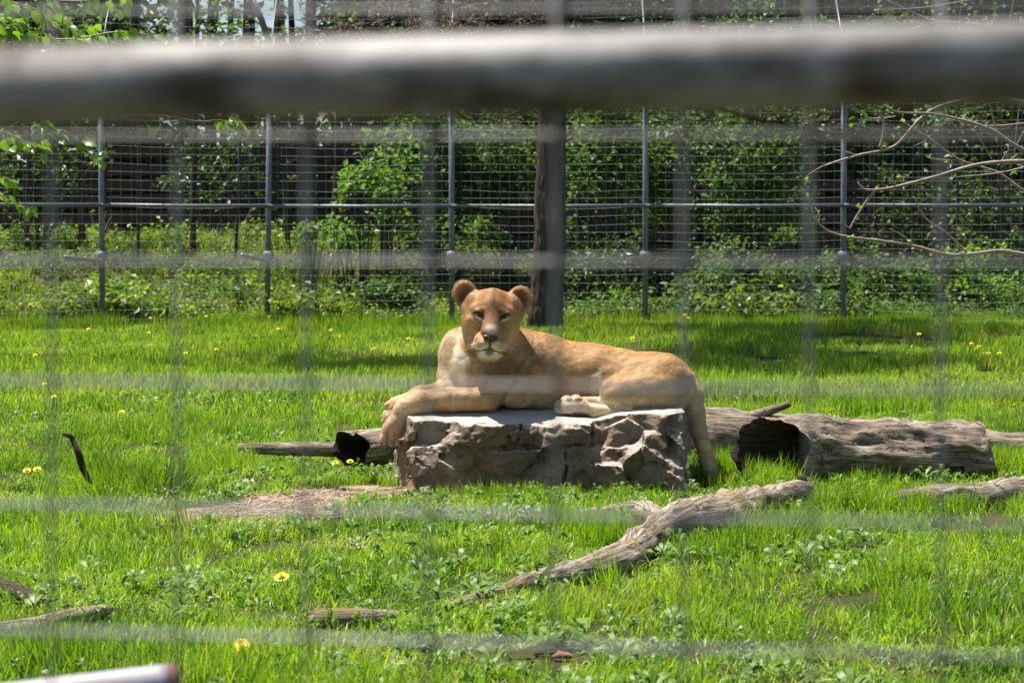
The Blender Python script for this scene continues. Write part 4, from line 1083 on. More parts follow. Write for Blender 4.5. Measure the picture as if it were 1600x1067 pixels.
log('low_log', [gp(1368, 786, .03), gp(1440, 780, .05), gp(1520, 780, .055), gp(1600, 770, .06), gp(1690, 765, .06)], [.025, .058, .072, .080, .078], WOOD, 'low rotting log in the grass in front of the hollow log', n=50, seg=20, amp=0.3, seed=31)
log('leaning_log', [gp(-60, 918, .055), gp(0, 922, .052), gp(40, 932, .045), gp(72, 944, .03)], [.042, .04, .032, .014], WOODD, 'grey brown branch end entering at the lower left edge, the upper of the two there', 'fallen branch', n=24, seg=16, seed=34)
b = log('mossy_branch', [gp(-60, 996, .05), gp(10, 986, .045), gp(70, 976, .045), gp(125, 962, .04), gp(168, 952, .03)], [.034, .033, .032, .032, .022], WOODP, 'mossy fallen branch with a broken brown end in the lower left grass', 'fallen branch', n=30, seg=16, amp=0.25, seed=35)
log('buried_log', [gp(492, 966, .03), gp(530, 967, .034), gp(580, 966, .03), gp(620, 960, .02)], [.03, .034, .03, .015], WOODP, 'sawn pale log end showing in the foreground grass under the crooked limb', 'log', n=20, seg=14, seed=36)
log('stick', [gp(528, 857, .012), gp(560, 852, .014), gp(598, 844, .014), gp(640, 838, .01)], [.008, .012, .013, .006], WOODP, 'pale crooked stick lying in the grass below the straw', 'stick', n=20, seg=8, seed=37)
log('stick', [gp(-20, 766, .01), gp(30, 764, .013), gp(66, 761, .012)], [.008, .012, .01], WOODP, 'thin pale stick lying in the grass at the left edge', 'stick', n=14, seg=8, seed=38)
log('stick', [gp(568, 750, .012), gp(585, 749, .016), gp(600, 749, .014)], [.01, .014, .008], WOODP, 'short brown stick at the edge of the straw beside the boulder', 'stick', n=10, seg=8, seed=39)
g = G(148, 768)
log('upright_stick', [Vector((g.x, g.y, -0.04)), P(146, 760, g.y), P(131, 735, g.y), P(124, 712, g.y - .02), P(114, 688, g.y), P(109, 681, g.y), P(98, 678, g.y)], [.013, .014, .015, .013, .013, .014, .006], WOODD, 'dark crooked stick standing upright in the left lawn', 'stick', n=40, seg=10, amp=0.5, seed=40)
g = G(257, 516)
log('far_stake', [Vector((g.x, g.y, -0.02)), P(259, 498, g.y), P(262, 480, g.y)], [.03, .03, .02], WOODD, 'short dark stake in the grass before the far fence', 'stake', n=8, seg=8, seed=41)
chips = [(880, 1026, .03, 'reddish brown bark chip in the bottom grass under the crooked limb'), (985, 1018, .016, 'small rust brown bark chip right of the larger one at the bottom'), (345, 1000, .022, 'pale wood chip in the bottom left grass'), (135, 1040, .03, 'pale broken chip next to the painted rail at the bottom'), (90, 1050, .016, 'small pale chip near the lower left corner'), (1185, 935, .018, 'pale bark chip in the grass of the lower right')]
for i, (px, py, r, lb) in enumerate(chips):
    c = gp(px, py, r * 0.5); rc = random.Random(i)
    V, f = tube_data([c + Vector((-r, 0, 0)), c + Vector((-r * .4, rc.uniform(-.3, .3) * r, r * .2)), c + Vector((r * .5, rc.uniform(-.3, .3) * r, r * .1)), c + Vector((r, 0, -.1 * r))], [r * .25, r * .5, r * .45, r * .15], seg=9, amp=0.5, nscale=60, seed=i, ell=0.5)
    o = ob('bark_chip', mesh_np('bark_chip', V, faces=f), WOODP if i in (2, 3, 4, 5) else mat_simple('red_bark', (0.22, 0.10, 0.06), (0.33, 0.18, 0.12), 60, 0.8, 0.5)); tag(o, lb, 'bark chip', 'bark chips in the grass')
# ------------------------------------------------------------------ far wire fence
GALV = mat_simple('galvanised_steel', (0.12, 0.135, 0.155), (0.20, 0.215, 0.24), 14, 0.5, 0.1, 0.3)
GALV2 = mat_simple('galvanised_wire', (0.17, 0.175, 0.18), (0.25, 0.255, 0.265), 30, 0.65, 0.0, 0.1)
def far_fence():
    root = thing('wire_fence', (0, 32.6, 0), 'tall galvanised wire mesh fence with round posts at the far side of the lawn', 'fence')
    posts = [(-150, 30.9), (160, 32.2), (420, 33.0), (706, 32.9), (1008, 32.7), (1317, 32.5), (1640, 32.2)]
    top = 4.95
    XY = []
    for px, Y in posts:
        b = P(px, 500, Y); XY.append((b.x, Y)); z0 = gz(b.x, Y) - 0.3
        lean = 0.03 if px == 420 else 0.0
        zt = 3.72; tube('post', [(b.x - lean, Y, z0), (b.x, Y, 1.5), (b.x + lean, Y, zt)], 0.041, GALV, root, seg=12)
        tube('top_arm', [(b.x + lean, Y, zt), (b.x + lean, Y + .5, zt + .6), (b.x + lean, Y + 1.2, top)], 0.014, GALV, root, seg=6)
        tube('clamp', [(b.x, Y, 0.93), (b.x, Y, 1.06)], 0.075, GALV, root, seg=12)
    for i in range(len(XY) - 1):
        (xa, ya), (xb, yb) = XY[i], XY[i + 1]
        zr = 1.12 + (386 - 321.5) / F * 32.7
        for z in (zr, 3.70):
            tube('rail', [(xa, ya - 0.06, z - (0.06 if i == 0 else 0)), ((xa + xb) / 2, (ya + yb) / 2 - 0.06, z - 0.01), (xb, yb - 0.06, z)], 0.027, GALV, root, seg=8)
        # woven wires of one bay
        parts = []; L = math.hypot(xb - xa, yb - ya); nv = int(L / 0.135)
        rg = np.random.default_rng(i)
        for k in range(1, nv):
            t = k / nv; x = xa + (xb - xa) * t; y = ya + (yb - ya) * t - 0.03
            parts.append(tube_data([(x, y, gz(x, y) - .02), (x + rg.normal(0, .006), y, 1.6), (x + rg.normal(0, .006), y, 3.2), (x, y, top)], 0.0019, seg=3, cap=False))
        z = 0.12
        while z < top:
            sag = rg.normal(0, .012)
            parts.append(tube_data([(xa, ya - .035, z), (xa + (xb - xa) * .33, ya + (yb - ya) * .33 - .035, z - .015 + sag), (xa + (xb - xa) * .66, ya + (yb - ya) * .66 - .035, z - .015 + sag), (xb, yb - .035, z + rg.normal(0, .006))], 0.0026, seg=3, cap=False)); z += 0.121
        V, f = merge_data(parts)
        o = ob('wire_panel', mesh_np('wire_panel', V, faces=f), GALV2, root); o['kind'] = 'stuff'
    for (px, Y), (ex, ey) in zip(posts[1:3], ((101, 402), (378, 399))):
        a = P(px, 408, Y - .05); b_ = P(ex, ey, Y - 1.4)
        tube('stub_arm', [a, b_], 0.03, GALV, root, seg=8)
    # leaning brace by the second post
    tube('brace', [P(422, 70, 32.85), P(408, 30, 32.8), P(388, -14, 32.8)], 0.045, GALV, root, seg=8)
far_fence()

# ------------------------------------------------------------------ foliage
def leaf_cloud(n, centers, spread, size, seed, up=0.5, elong=1.5):
    """n folded leaves gathered round the given centres"""
    rng = np.random.default_rng(seed); centers = np.asarray(centers, float)
    c = centers[rng.integers(0, len(centers), n)] + rng.normal(0, 1, (n, 3)) * spread
    nr = rng.normal(0, 1, (n, 3)); nr[:, 2] = np.abs(nr[:, 2]) + up; nr /= np.linalg.norm(nr, axis=1)[:, None]
    d = np.cross(nr, rng.normal(0, 1, (n, 3))); d /= np.linalg.norm(d, axis=1)[:, None]
    s = np.cross(nr, d); L = (size * rng.uniform(0.6, 1.25, n))[:, None]
    fold = nr * L * 0.12
    V = np.stack([c - d * L * 0.5, c - s * L / elong / 2 + fold, c + d * L * 0.5, c + s * L / elong / 2 + fold], 1).reshape(-1, 3)
    b = np.arange(n)[:, None] * 4
    T = np.concatenate([b + [0, 1, 2], b + [0, 2, 3]], 1).reshape(-1, 3)
    return V, T
LEAF_BRIGHT = mat_leaf('sapling_leaves', [(0.3, (0.075, 0.15, 0.02)), (0.6, (0.12, 0.21, 0.03)), (0.9, (0.18, 0.27, 0.045))], 0.55, 0.5, 1.5, (1.3, 1.5, 0.5))
LEAF_MID = mat_leaf('bush_leaves', [(0.3, (0.04, 0.085, 0.018)), (0.6, (0.07, 0.13, 0.024)), (0.9, (0.12, 0.19, 0.035))], 0.58, 0.42, 0.9)
LEAF_DARK = mat_leaf('forest_leaves', [(0.3, (0.030, 0.055, 0.015)), (0.6, (0.05, 0.085, 0.02)), (0.9, (0.08, 0.12, 0.03))], 0.45, 0.35, 0.8)
LEAF_YEL = mat_leaf('bank_leaves', [(0.25, (0.055, 0.12, 0.015)), (0.5, (0.17, 0.26, 0.025)), (0.85, (0.30, 0.35, 0.05))], 0.45, 0.45, 0.9)
BARK = mat_wood('tree_bark', (0.045, 0.034, 0.027), (0.09, 0.07, 0.056), (0.15, 0.12, 0.098), 0, 0.55, 0.9)

def shrub(name, pxc, pyc, Y, rx, ry, n, size, mat, label, group=None, seed=0, clumps=26, depth=0.7, cat='shrub'):
    """a bush whose middle shows at pxc, pyc with half sizes rx, ry in photograph pixels"""
    rng = np.random.default_rng(seed); s = Y / F; c = np.array(P(pxc, pyc, Y)); R = np.array([rx * s, depth, ry * s])
    g = gz(c[0], Y); base = np.array([c[0], Y, g])
    root = thing(name, tuple(base), label, cat, group)
    k = rng.normal(0, 1, (clumps, 3)); k /= np.linalg.norm(k, axis=1)[:, None]; cl = c + k * R * (0.25 + 1.05 * rng.random((clumps, 1)))
    cl[:, 2] = np.maximum(cl[:, 2], g + 0.1)
    V, T = leaf_cloud(n, cl, np.array([0.15, 0.17, 0.11]) * (ry * s / 0.8) ** 0.5, size, seed)
    ob('foliage', mesh_np('foliage', V, tris=T, smooth=False), mat, root)
    parts = []
    for q in cl[:8]:
        m_ = (base + q) / 2 + rng.normal(0, 0.06, 3); parts.append(tube_data([base + rng.normal(0, .05, 3) * [1, 1, 0] - [0, 0, .1], m_, q], [0.02, 0.014, 0.006], seg=5))
    Vv, f = merge_data(parts); ob('stems', mesh_np('stems', Vv, faces=f), BARK, root)
    return root
shrub('maple_sapling', 566, 292, 34.6, 34, 36, 620, 0.11, LEAF_BRIGHT, 'bright green sapling behind the far fence between its second and third post', seed=1, clumps=12, depth=.3, cat='sapling')
shrub('maple_sapling', 610, 300, 35.2, 30, 70, 500, 0.11, LEAF_BRIGHT, 'taller bright sapling standing just right of the brightest one', seed=2, clumps=14, depth=.3, cat='sapling')
shrub('maple_sapling', 487, 356, 34.4, 18, 26, 200, 0.10, LEAF_BRIGHT, 'small pale sapling low behind the rail left of the bright saplings', seed=3, clumps=6, depth=.2, cat='sapling')
shrub('maple_sapling', 540, 370, 34.8, 40, 20, 240, 0.10, LEAF_BRIGHT, 'low spreading sapling under the bright saplings', seed=4, clumps=9, depth=.3, cat='sapling')
shrub('leafy_bush', 690, 225, 36.6, 105, 95, 3900, 0.12, LEAF_MID, 'tall leafy bush behind the third fence post', seed=5, clumps=44)
shrub('leafy_bush', 690, 370, 36.0, 70, 50, 1500, 0.11, LEAF_MID, 'lower leafy bush under the tall one, left of the tree trunk', seed=6, clumps=30)
shrub('leafy_bush', 800, 250, 37.2, 70, 120, 2600, 0.12, LEAF_MID, 'leafy bush directly behind the large tree trunk', seed=7, clumps=34)
shrub('leafy_bush', 945, 235, 36.5, 90, 120, 3600, 0.12, LEAF_MID, 'dense bush right of the trunk in front of the fourth fence post', seed=8, clumps=44)
shrub('leafy_bush', 1060, 275, 37.6, 95, 115, 3200, 0.12, LEAF_MID, 'dense bush between the trunk and the bare branches, the middle one', seed=9, clumps=44)
shrub('leafy_bush', 1180, 245, 36.5, 90, 110, 3200, 0.12, LEAF_MID, 'dense bush nearest the fifth fence post', seed=10, clumps=40)
shrub('leafy_bush', 920, 420, 35.0, 70, 50, 1200, 0.10, LEAF_DARK, 'dark low bush right of the foot of the trunk', seed=11, clumps=30)
shrub('leafy_bush', 1120, 430, 34.6, 60, 45, 1000, 0.09, LEAF_MID, 'low whitish green bush behind the grass edge right of the lioness', seed=12, clumps=24)
shrub('leafy_bush', 1215, 370, 35.4, 26, 30, 360, 0.09, LEAF_MID, 'small pale bush below the rail before the fifth fence post', seed=13, clumps=10)
shrub('leafy_bush', 1250, 440, 34.2, 70, 40, 1100, 0.10, LEAF_MID, 'green bush at the grass edge left of the fifth post', seed=14, clumps=26)
shrub('leafy_bush', 1390, 440, 35.4, 60, 36, 900, 0.10, LEAF_MID, 'bush at the grass edge right of the fifth post', seed=15, clumps=24)
shrub('leafy_bush', 1510, 440, 35.0, 50, 45, 800, 0.11, LEAF_BRIGHT, 'yellow green bush at the far right of the fence', seed=16, clumps=22)
shrub('leafy_bush', 620, 455, 34.2, 50, 30, 700, 0.10, LEAF_MID, 'low bush at the grass edge behind the head of the lioness', seed=17, clumps=20)
shrub('leafy_bush', 540, 470, 34.0, 50, 24, 600, 0.10, LEAF_MID, 'low bush in the weeds left of the lioness', seed=18, clumps=18)
shrub('leafy_bush', 370, 440, 34.4, 24, 34, 220, 0.10, LEAF_MID, 'thin young bush beside the second fence post', seed=19, clumps=10)
shrub('leafy_bush', 60, 250, 39, 80, 60, 1400, 0.13, LEAF_DARK, 'dark bush at the far left behind the fence', seed=20, clumps=30)
shrub('leafy_bush', 330, 260, 41, 60, 60, 1000, 0.13, LEAF_DARK, 'dark bush in front of the board fence left of the second post', seed=21, clumps=24)
shrub('leafy_bush', 1420, 350, 38, 60, 80, 900, 0.11, LEAF_DARK, 'loose dark bush behind the bare branches', seed=22, clumps=24)
shrub('leafy_bush', 1540, 300, 39, 60, 90, 1000, 0.12, LEAF_DARK, 'loose dark bush at the right edge behind the fence', seed=23, clumps=24)

rs = random.Random(78)
for i, (pxx, Yx, w_) in enumerate(((40, 37.5, 4), (128, 38.5, 6), (215, 37, 3), (300, 38, 5), (366, 36.8, 3), (452, 38, 5), (520, 39, 6), (596, 37, 3), (640, 38.4, 5), (748, 38.5, 5), (905, 38.6, 5), (1015, 38.8, 4), (1098, 38.2, 5), (1230, 37.4, 4), (1275, 38.4, 6), (1352, 37, 3), (1440, 38.4, 5), (1498, 37.2, 3), (1570, 38.2, 6))):
    c_ = P(pxx, 400, Yx); g_ = gz(c_.x, Yx); lean_ = rs.uniform(-.35, .35)
    sr = thing('thin_tree', (c_.x, Yx, g_), 'slim young tree trunk of the woodland edge behind the wire fence', 'tree', 'slim trunks at the woodland edge')
    pth_ = smooth_path([(c_.x, Yx, g_ - .2), (c_.x + lean_ * .3, Yx, g_ + 1.8), (c_.x + lean_ * .5, Yx, g_ + 3.6), (c_.x + lean_, Yx, g_ + 7)], 12)
    tube('trunk', pth_, np.linspace(w_ * Yx / F, w_ * .5 * Yx / F, 12), BARK, sr, seg=8, amp=.1, nscale=4, seed=i)
    V_, T_ = leaf_cloud(420, [(pth_[j][0] + rs.gauss(0, .5), Yx + rs.gauss(0, .4), pth_[j][2] + rs.gauss(.2, .3)) for j in (6, 7, 8, 9, 10, 11) for _ in range(3)], np.array([.22, .22, .14]), .11, 700 + i)
    ob('foliage', mesh_np('foliage', V_, tris=T_, smooth=False), LEAF_MID if i % 2 else LEAF_BRIGHT, sr)
rs = random.Random(77)
for i in range(10):
    pxx = 905 + i * 74
    shrub('leafy_bush', pxx, 425 + rs.uniform(-12, 14), 36.2 + rs.uniform(-.5, .6), 46, 44 + rs.uniform(-6, 10), 800, 0.105, LEAF_DARK if i % 3 else LEAF_MID, 'low shaded bush in the dark undergrowth right of the trunk', 'low bushes under the trees right of the trunk', seed=60 + i, clumps=22)
def bank_plants():
    rng = np.random.default_rng(44); src = []
    for i in range(5):
        src.append(blade_mesh('bank_a%d' % i, 40, 0.10, 0.12, 0.36, 0.010, 0.022, 500 + i, 0.6, 3, LEAF_YEL))
    for i in range(4):
        V, T = leaf_cloud(46, [(0, 0, 0.12), (0.05, 0, 0.22), (-.06, .03, 0.17)], np.array([0.10, 0.10, 0.08]), 0.075, 520 + i); me = mesh_np('bank_b%d' % i, V, tris=T, smooth=False); me.materials.append(LEAF_YEL if i % 2 else LEAF_MID); src.append(me)
    for i in range(2):
        src.append(blade_mesh('bank_c%d' % i, 22, 0.2, 0.2, 0.7, 0.006, 0.012, 540 + i, 1.6, 3, STRAW_M))
    n = 6500; y = 33.0 + 7.5 * rng.random(n) ** 1.6; x = rng.uniform(-11, 11, n)
    v = rng.choice(np.array([0, 1, 2, 3, 4, 5, 6, 7, 8, 9, 10]), n, p=[.10] * 5 + [.11] * 4 + [.03] * 2)
    v = np.where((x > -0.5) & (rng.random(n) < 0.75), rng.choice([5, 7], n), v)
    s = rng.uniform(0.5, 1.3, n) * (1.0 + 0.7 * np.clip(vnoise(np.stack([x * .7, y * .7, x * 0], -1), 131), -.5, 1))
    k = rng.random(n) < np.clip(1.1 - (y - 34) * 0.10, 0.2, 1); k &= (x < -0.3) | (rng.random(n) < 0.4); x, y, v, s = x[k], y[k], v[k], s[k]; n = len(x)
    o = scatter('bank_weeds', np.stack([x, y, gh(x, y)], 1), np.stack([rng.normal(0, .15, n), rng.normal(0, .15, n), rng.uniform(0, 6.28, n)], 1), np.repeat(s[:, None], 3, 1), v, src)
    tag(o, 'rank yellow green weeds and dead stalks on the bank behind the fence', None, None, 'stuff')
    # leaf litter of the forest floor
    V, T = leaf_cloud(16000, [(0, 0, 0)], 1e-6, 0.11, 60, up=2.0)
    c = np.stack([rng.uniform(-13, 13, 16000), rng.uniform(34.5, 50, 16000)], 1); z = gh(c[:, 0], c[:, 1]) + 0.02 + rng.random(16000) * .04
    V = V + np.repeat(np.column_stack([c, z]), 4, axis=0)
    lm = mat_leaf('dead_leaves', [(0.3, (0.07, 0.035, 0.018)), (0.6, (0.13, 0.07, 0.035)), (0.9, (0.24, 0.15, 0.09))], 0.7, 0.1, 2, (1, 1, 1))
    o = ob('leaf_litter', mesh_np('leaf_litter', V, tris=T, smooth=False), lm); tag(o, 'brown dead leaves on the woodland floor behind the fence', None, None, 'stuff')
bank_plants()

# ------------------------------------------------------------------ dark board fence in the wood
def board_fence():
    bm_ = mat_simple('old_brown_boards', (0.028, 0.017, 0.013), (0.06, 0.036, 0.029), 6, 0.75, 0.3, stretch=(0.3, 1, 6))
    root = thing('board_fence', (0, 43.5, 1.0), 'old dark brown fence of wide horizontal boards in the shade of the wood', 'fence')
    rg = random.Random(2)
    def box(name, x0, x1, y0, y1, z0, z1, dz=0.0):
        V = [(x, y, z + (dz if x == x1 else 0)) for x in (x0, x1) for y in (y0, y1) for z in (z0, z1)]
        ob(name, mesh_np(name, V, quads=[(0, 1, 3, 2), (4, 6, 7, 5), (0, 4, 5, 1), (2, 3, 7, 6), (0, 2, 6, 4), (1, 5, 7, 3)], smooth=False), bm_, root)
    xs = [-13 + 2.6 * i for i in range(11)]
    for i, x in enumerate(xs):
        g = gz(x, 43.5); box('fence_post', x - .07, x + .07, 43.55, 43.69, g - .2, g + 1.95)
    for i in range(len(xs) - 1):
        for k in range(6):
            g = gz((xs[i] + xs[i + 1]) / 2, 43.5); z = g + 0.12 + k * 0.30
            box('board', xs[i] + .004, xs[i + 1] - .004, 43.47 + (k % 2) * .006, 43.51 + (k % 2) * .006, z + rg.uniform(-.02, .02), z + 0.215 + rg.uniform(-.02, .02), rg.uniform(-.03, .03))
board_fence()

# ------------------------------------------------------------------ trees
def crown_mesh(name, n, R, size, seed, clumps=60, mat=None):
    rng = np.random.default_rng(seed); k = rng.normal(0, 1, (clumps, 3)); k /= np.linalg.norm(k, axis=1)[:, None]
    cl = k * np.array(R) * (rng.random((clumps, 1)) ** 0.35)
    V, T = leaf_cloud(n, cl, np.array([0.34, 0.34, 0.24]), size, seed)
    me = mesh_np(name, V, tris=T, smooth=False); me.materials.append(mat); return me
CROWNS = [crown_mesh('crown', 6500, (2.1, 2.1, 3.2), 0.20, 70 + i, 75, LEAF_DARK) for i in range(3)]
LOWC = [crown_mesh('foliage', 3600, (1.5, 1.2, 1.3), 0.15, 80 + i, 46, LEAF_DARK) for i in range(3)]
def forest():
    rng = np.random.default_rng(90)
    # trunks that show at the top of the picture: (px, Y, half width px)
    seen = [(292, 44.5, 14, 'stout dark trunk in the wood left of the leaning brace'), (327, 52, 6, 'thin trunk just right of the stout left one'), (352, 55, 6, 'slender trunk third from the stout left one'), (380, 50, 7, 'dark trunk behind the leaning brace'),
            (441, 47, 10, 'dark trunk right of the leaning brace'), (460, 56, 6, 'thin trunk beside the one right of the brace'), (60, 50, 10, 'dark trunk behind the spring leaves at the upper left'), (150, 54, 9, 'trunk behind the tip of the spring leaf spray'),
            (560, 49, 9, 'trunk behind the dead pine twigs'), (655, 54, 8, 'trunk between the dead twigs and the large pine'), (760, 58, 9, 'trunk close to the left of the large pine'), (985, 52, 8, 'trunk behind the fourth fence post'), (1160, 50, 9, 'trunk behind the middle of the right hand bushes'),
            (1305, 48, 8, 'trunk behind the fifth fence post'), (1420, 53, 9, 'trunk behind the tips of the bare branches'), (1530, 49, 9, 'trunk at the right behind the bare branches')]
    for i, (px, Y, hw_, lb) in enumerate(seen):
        c = P(px, 300, Y); g = gz(c.x, min(Y, 60)); r = hw_ * Y / F; hgt = rng.uniform(10.5, 13)
        root = thing('woodland_tree', (c.x, Y, g), lb, 'tree', 'trees of the wood behind the fence')
        path = smooth_path([(c.x + rng.normal(0, .08), Y, g - .3), (c.x, Y, g + 3), (c.x + rng.normal(0, .15), Y, g + 6.5), (c.x + rng.normal(0, .3), Y, g + hgt)], 14)
        tube('trunk', path, np.linspace(r * 1.15, r * 0.45, 14), BARK, root, seg=12, amp=0.12, nscale=3, seed=i)
        cr = ob('crown', CROWNS[i % 3], None, root, loc=(rng.normal(0, .3), rng.normal(0, .5), rng.uniform(8.2, 10.5) + (3.0 if 270 < px < 600 else 0)))
        cr.rotation_euler = (0, 0, rng.uniform(0, 6.28)); s = rng.uniform(0.95, 1.35); cr.scale = (s * 1.15, s * 1.15, s)
    # deeper trees with lower crowns that close the view
    for i in range(34):
        Y = rng.uniform(55, 80); x = (i - 16.5) / 17 * (0.25 * Y + 3) + rng.normal(0, .6); g = gz(np.clip(x, -20, 20), 60)
        root = thing('woodland_tree', (x, Y, g), 'distant woodland tree of leafy low branches deep in the shade', 'tree', 'deeper trees of the wood')
        tube('trunk', [(x, Y, g - .3), (x + .05, Y, g + 4), (x + .2, Y, g + 11)], [.17, .15, .07], BARK, root, seg=8)
        gap = -12 < x < -3.0
        zc = rng.uniform(14, 15.5) if gap else rng.uniform(4.0, 9.0)
        cr = ob('crown', CROWNS[i % 3], None, root, loc=(0, 0, zc)); cr.rotation_euler = (0, 0, rng.uniform(0, 6.28)); s = rng.uniform(1.1, 1.6); cr.scale = (s, s, s * 1.05)
    for i in range(40):
        Y = rng.uniform(46, 66); x = (i - 19.5) / 20 * (0.25 * Y + 2) + rng.normal(0, .5); g = gz(np.clip(x, -20, 20), min(Y, 60))
        root = thing('undergrowth_bush', (x, Y, g), 'dark undergrowth bush among the trunks of the shaded wood', 'bush', 'undergrowth of the wood')
        cr = ob('foliage', LOWC[i % 3], None, root, loc=(0, 0, 1.0)); cr.rotation_euler = (0, 0, rng.uniform(0, 6.28)); s = rng.uniform(0.9, 1.5); cr.scale = (s, s, s)
        tube('stem', [(x, Y, g - .2), (x + .1, Y, g + 1.2)], [.05, .02], BARK, root, seg=5)
    # the wood closes behind
    n = 52000; y = rng.uniform(84, 100, n); x = rng.uniform(-34, 34, n); z = rng.random(n) ** 0.9 * 21
    q = np.stack([x * 0.35, y * 0.2, z * 0.45], -1); dens = 0.62 + 0.8 * fbm(q, 3, 99)
    gapw = np.exp(-((x + 8.5) / 6.0) ** 2) * np.clip((z - 7.5) / 2, 0, 1); k = rng.random(n) < dens - 0.62 * gapw
    V, T = leaf_cloud(int(k.sum()), [(0, 0, 0)], 1e-6, 0.55, 101, up=0.2); V = V + np.repeat(np.stack([x, y, z + gz(0, 60)], 1)[k], 4, axis=0)
    o = ob('distant_wood', mesh_np('distant_wood', V, tris=T, smooth=False), LEAF_DARK); tag(o, 'dense far foliage closing the view at the back of the wood', None, None, 'stuff')
forest()

def side_tree():  # out-of-view tree added to drop a shade patch on the lawn
    x, Y = -6.7, 23.7; g = gz(x, Y); root = thing('unseen_shade_tree', (x, Y, g), 'unseen leafy tree added left of view to shade the lawn', 'tree')
    tube('trunk', [(x, Y, g - .2), (x + .1, Y, 4), (x, Y, 9), (x + .1, Y, 14)], [.2, .17, .13, .06], BARK, root, seg=12, amp=.1, nscale=3)
    rng = np.random.default_rng(18); cl = [(x + 1.6 + rng.normal(0, .6), Y + rng.normal(0, .7), rng.uniform(12, 14)) for k in range(40)]
    V, T = leaf_cloud(2600, cl, np.array([.4, .4, .2]), 0.22, 19, up=.3, elong=2)
    ob('crown', mesh_np('crown', V, tris=T, smooth=False), LEAF_DARK, root)
side_tree()

def hero_pine():
    Y = 29.0; b = P(853, 524, Y); g = gz(b.x, Y)
    root = thing('pine_tree', (b.x, Y, g), 'large straight dark trunk standing on the lawn behind the lioness', 'tree')
    pts = [(b.x - .03, Y, g - .25), P(852, 500, Y), P(858, 400, Y), P(860, 300, Y), P(864, 150, Y), P(868, 0, Y), (b.x + .15, Y, 8.0), (b.x + .1, Y, 16)]
    n = 150; path = smooth_path(pts, n); zz = path[:, 2]
    r = np.interp(zz, [-.3, 0.1, 0.5, 1.2, 2.5, 4.5, 8, 16], [.25, .222, .212, .20, .178, .165, .14, .05])
    tube('trunk', path, r, BARK, root, seg=60, amp=0.05, nscale=3.2, seed=77, ridges=0.10, rid_n=26)
    rng = np.random.default_rng(8); cl = []
    for k in range(45):
        h = rng.uniform(7.5, 16.0); R = (17.0 - h) * 0.42 * rng.random() ** .5; a = rng.uniform(0, 6.28); cl.append((b.x + R * math.cos(a), Y + R * math.sin(a), h))
    for k in range(75):      # unseen low boughs, stretched towards the camera to cast shade on the lawn
        t = rng.random(); cl.append((b.x - 1.3 + 2.4 * rng.random() + rng.normal(0, .3), Y - 7.4 * t + rng.normal(0, .4), 8.2 + rng.normal(0, .35)))
    V, T = leaf_cloud(7500, cl, np.array([.36, .36, .14]), 0.25, 9, up=.3, elong=2.4)
    o = ob('crown', mesh_np('crown', V, tris=T, smooth=False), LEAF_DARK, root)
    # dead boughs with brown needles
    dm = mat_leaf('dead_needles', [(0.3, (0.11, 0.065, 0.035)), (0.6, (0.22, 0.15, 0.10)), (0.9, (0.36, 0.29, 0.23))], 0.6, 0.15, 3, (1, 1, .9))
    def bough(pts, spread, tufts, seed, nl=0.11):
        rg = np.random.default_rng(seed); pth = smooth_path(pts, 24)
        br = tube('bough', pth, np.linspace(.035, .008, 24), BARK, root, seg=7)
        V, T, parts = [], [], []
        for k in range(tufts):
            a0 = pth[int(rg.integers(5, 24))]; e = a0 + rg.normal(0, 1, 3) * spread; parts.append(tube_data([a0, (a0 + e) / 2 + rg.normal(0, .03, 3), e], [.008, .006, .004], seg=3))
            for q in range(20):
                d = rg.normal(0, 1, 3) + np.array([0, 0, -.35]) + (e - a0) * 2.0; d /= np.linalg.norm(d); s = np.cross(d, rg.normal(0, 1, 3)); s /= np.linalg.norm(s); bb = len(V)
                st = a0 + (e - a0) * rg.uniform(.5, 1.0); V += [st - s * .0035, st + s * .0035, st + d * nl * rg.uniform(.6, 1.3)]; T.append((bb, bb + 1, bb + 2))
        Vv, f = merge_data(parts); o1 = ob('twigs', mesh_np('twigs', Vv, faces=f), BARK, root); o1['kind'] = 'stuff'
        o2 = ob('dead_needles', mesh_np('dead_needles', V, tris=T, smooth=False), dm, root); o2['kind'] = 'stuff'
    bough([P(866, -10, 29), P(760, 0, 28.4), P(620, 30, 28), P(490, 50, 27.8)], np.array([.26, .2, .17]), 150, 1)
    bough([P(866, 30, 29), P(780, 50, 28.2), P(700, 55, 27.6), P(600, 62, 27.4)], np.array([.26, .2, .15]), 110, 2)
    bough([P(866, 20, 29), P(960, 40, 28.4), P(1060, 30, 28), P(1120, 10, 27.8)], np.array([.24, .2, .13]), 40, 3)
    bough([P(866, 70, 29), P(1000, 130, 28.0), P(1200, 190, 27.5), P(1350, 215, 27.2)], np.array([.22, .2, .15]), 150, 4)
    bough([P(866, 150, 29), P(820, 170, 28.6), P(770, 190, 28.3)], np.array([.1, .1, .09]), 18, 5)
hero_pine()

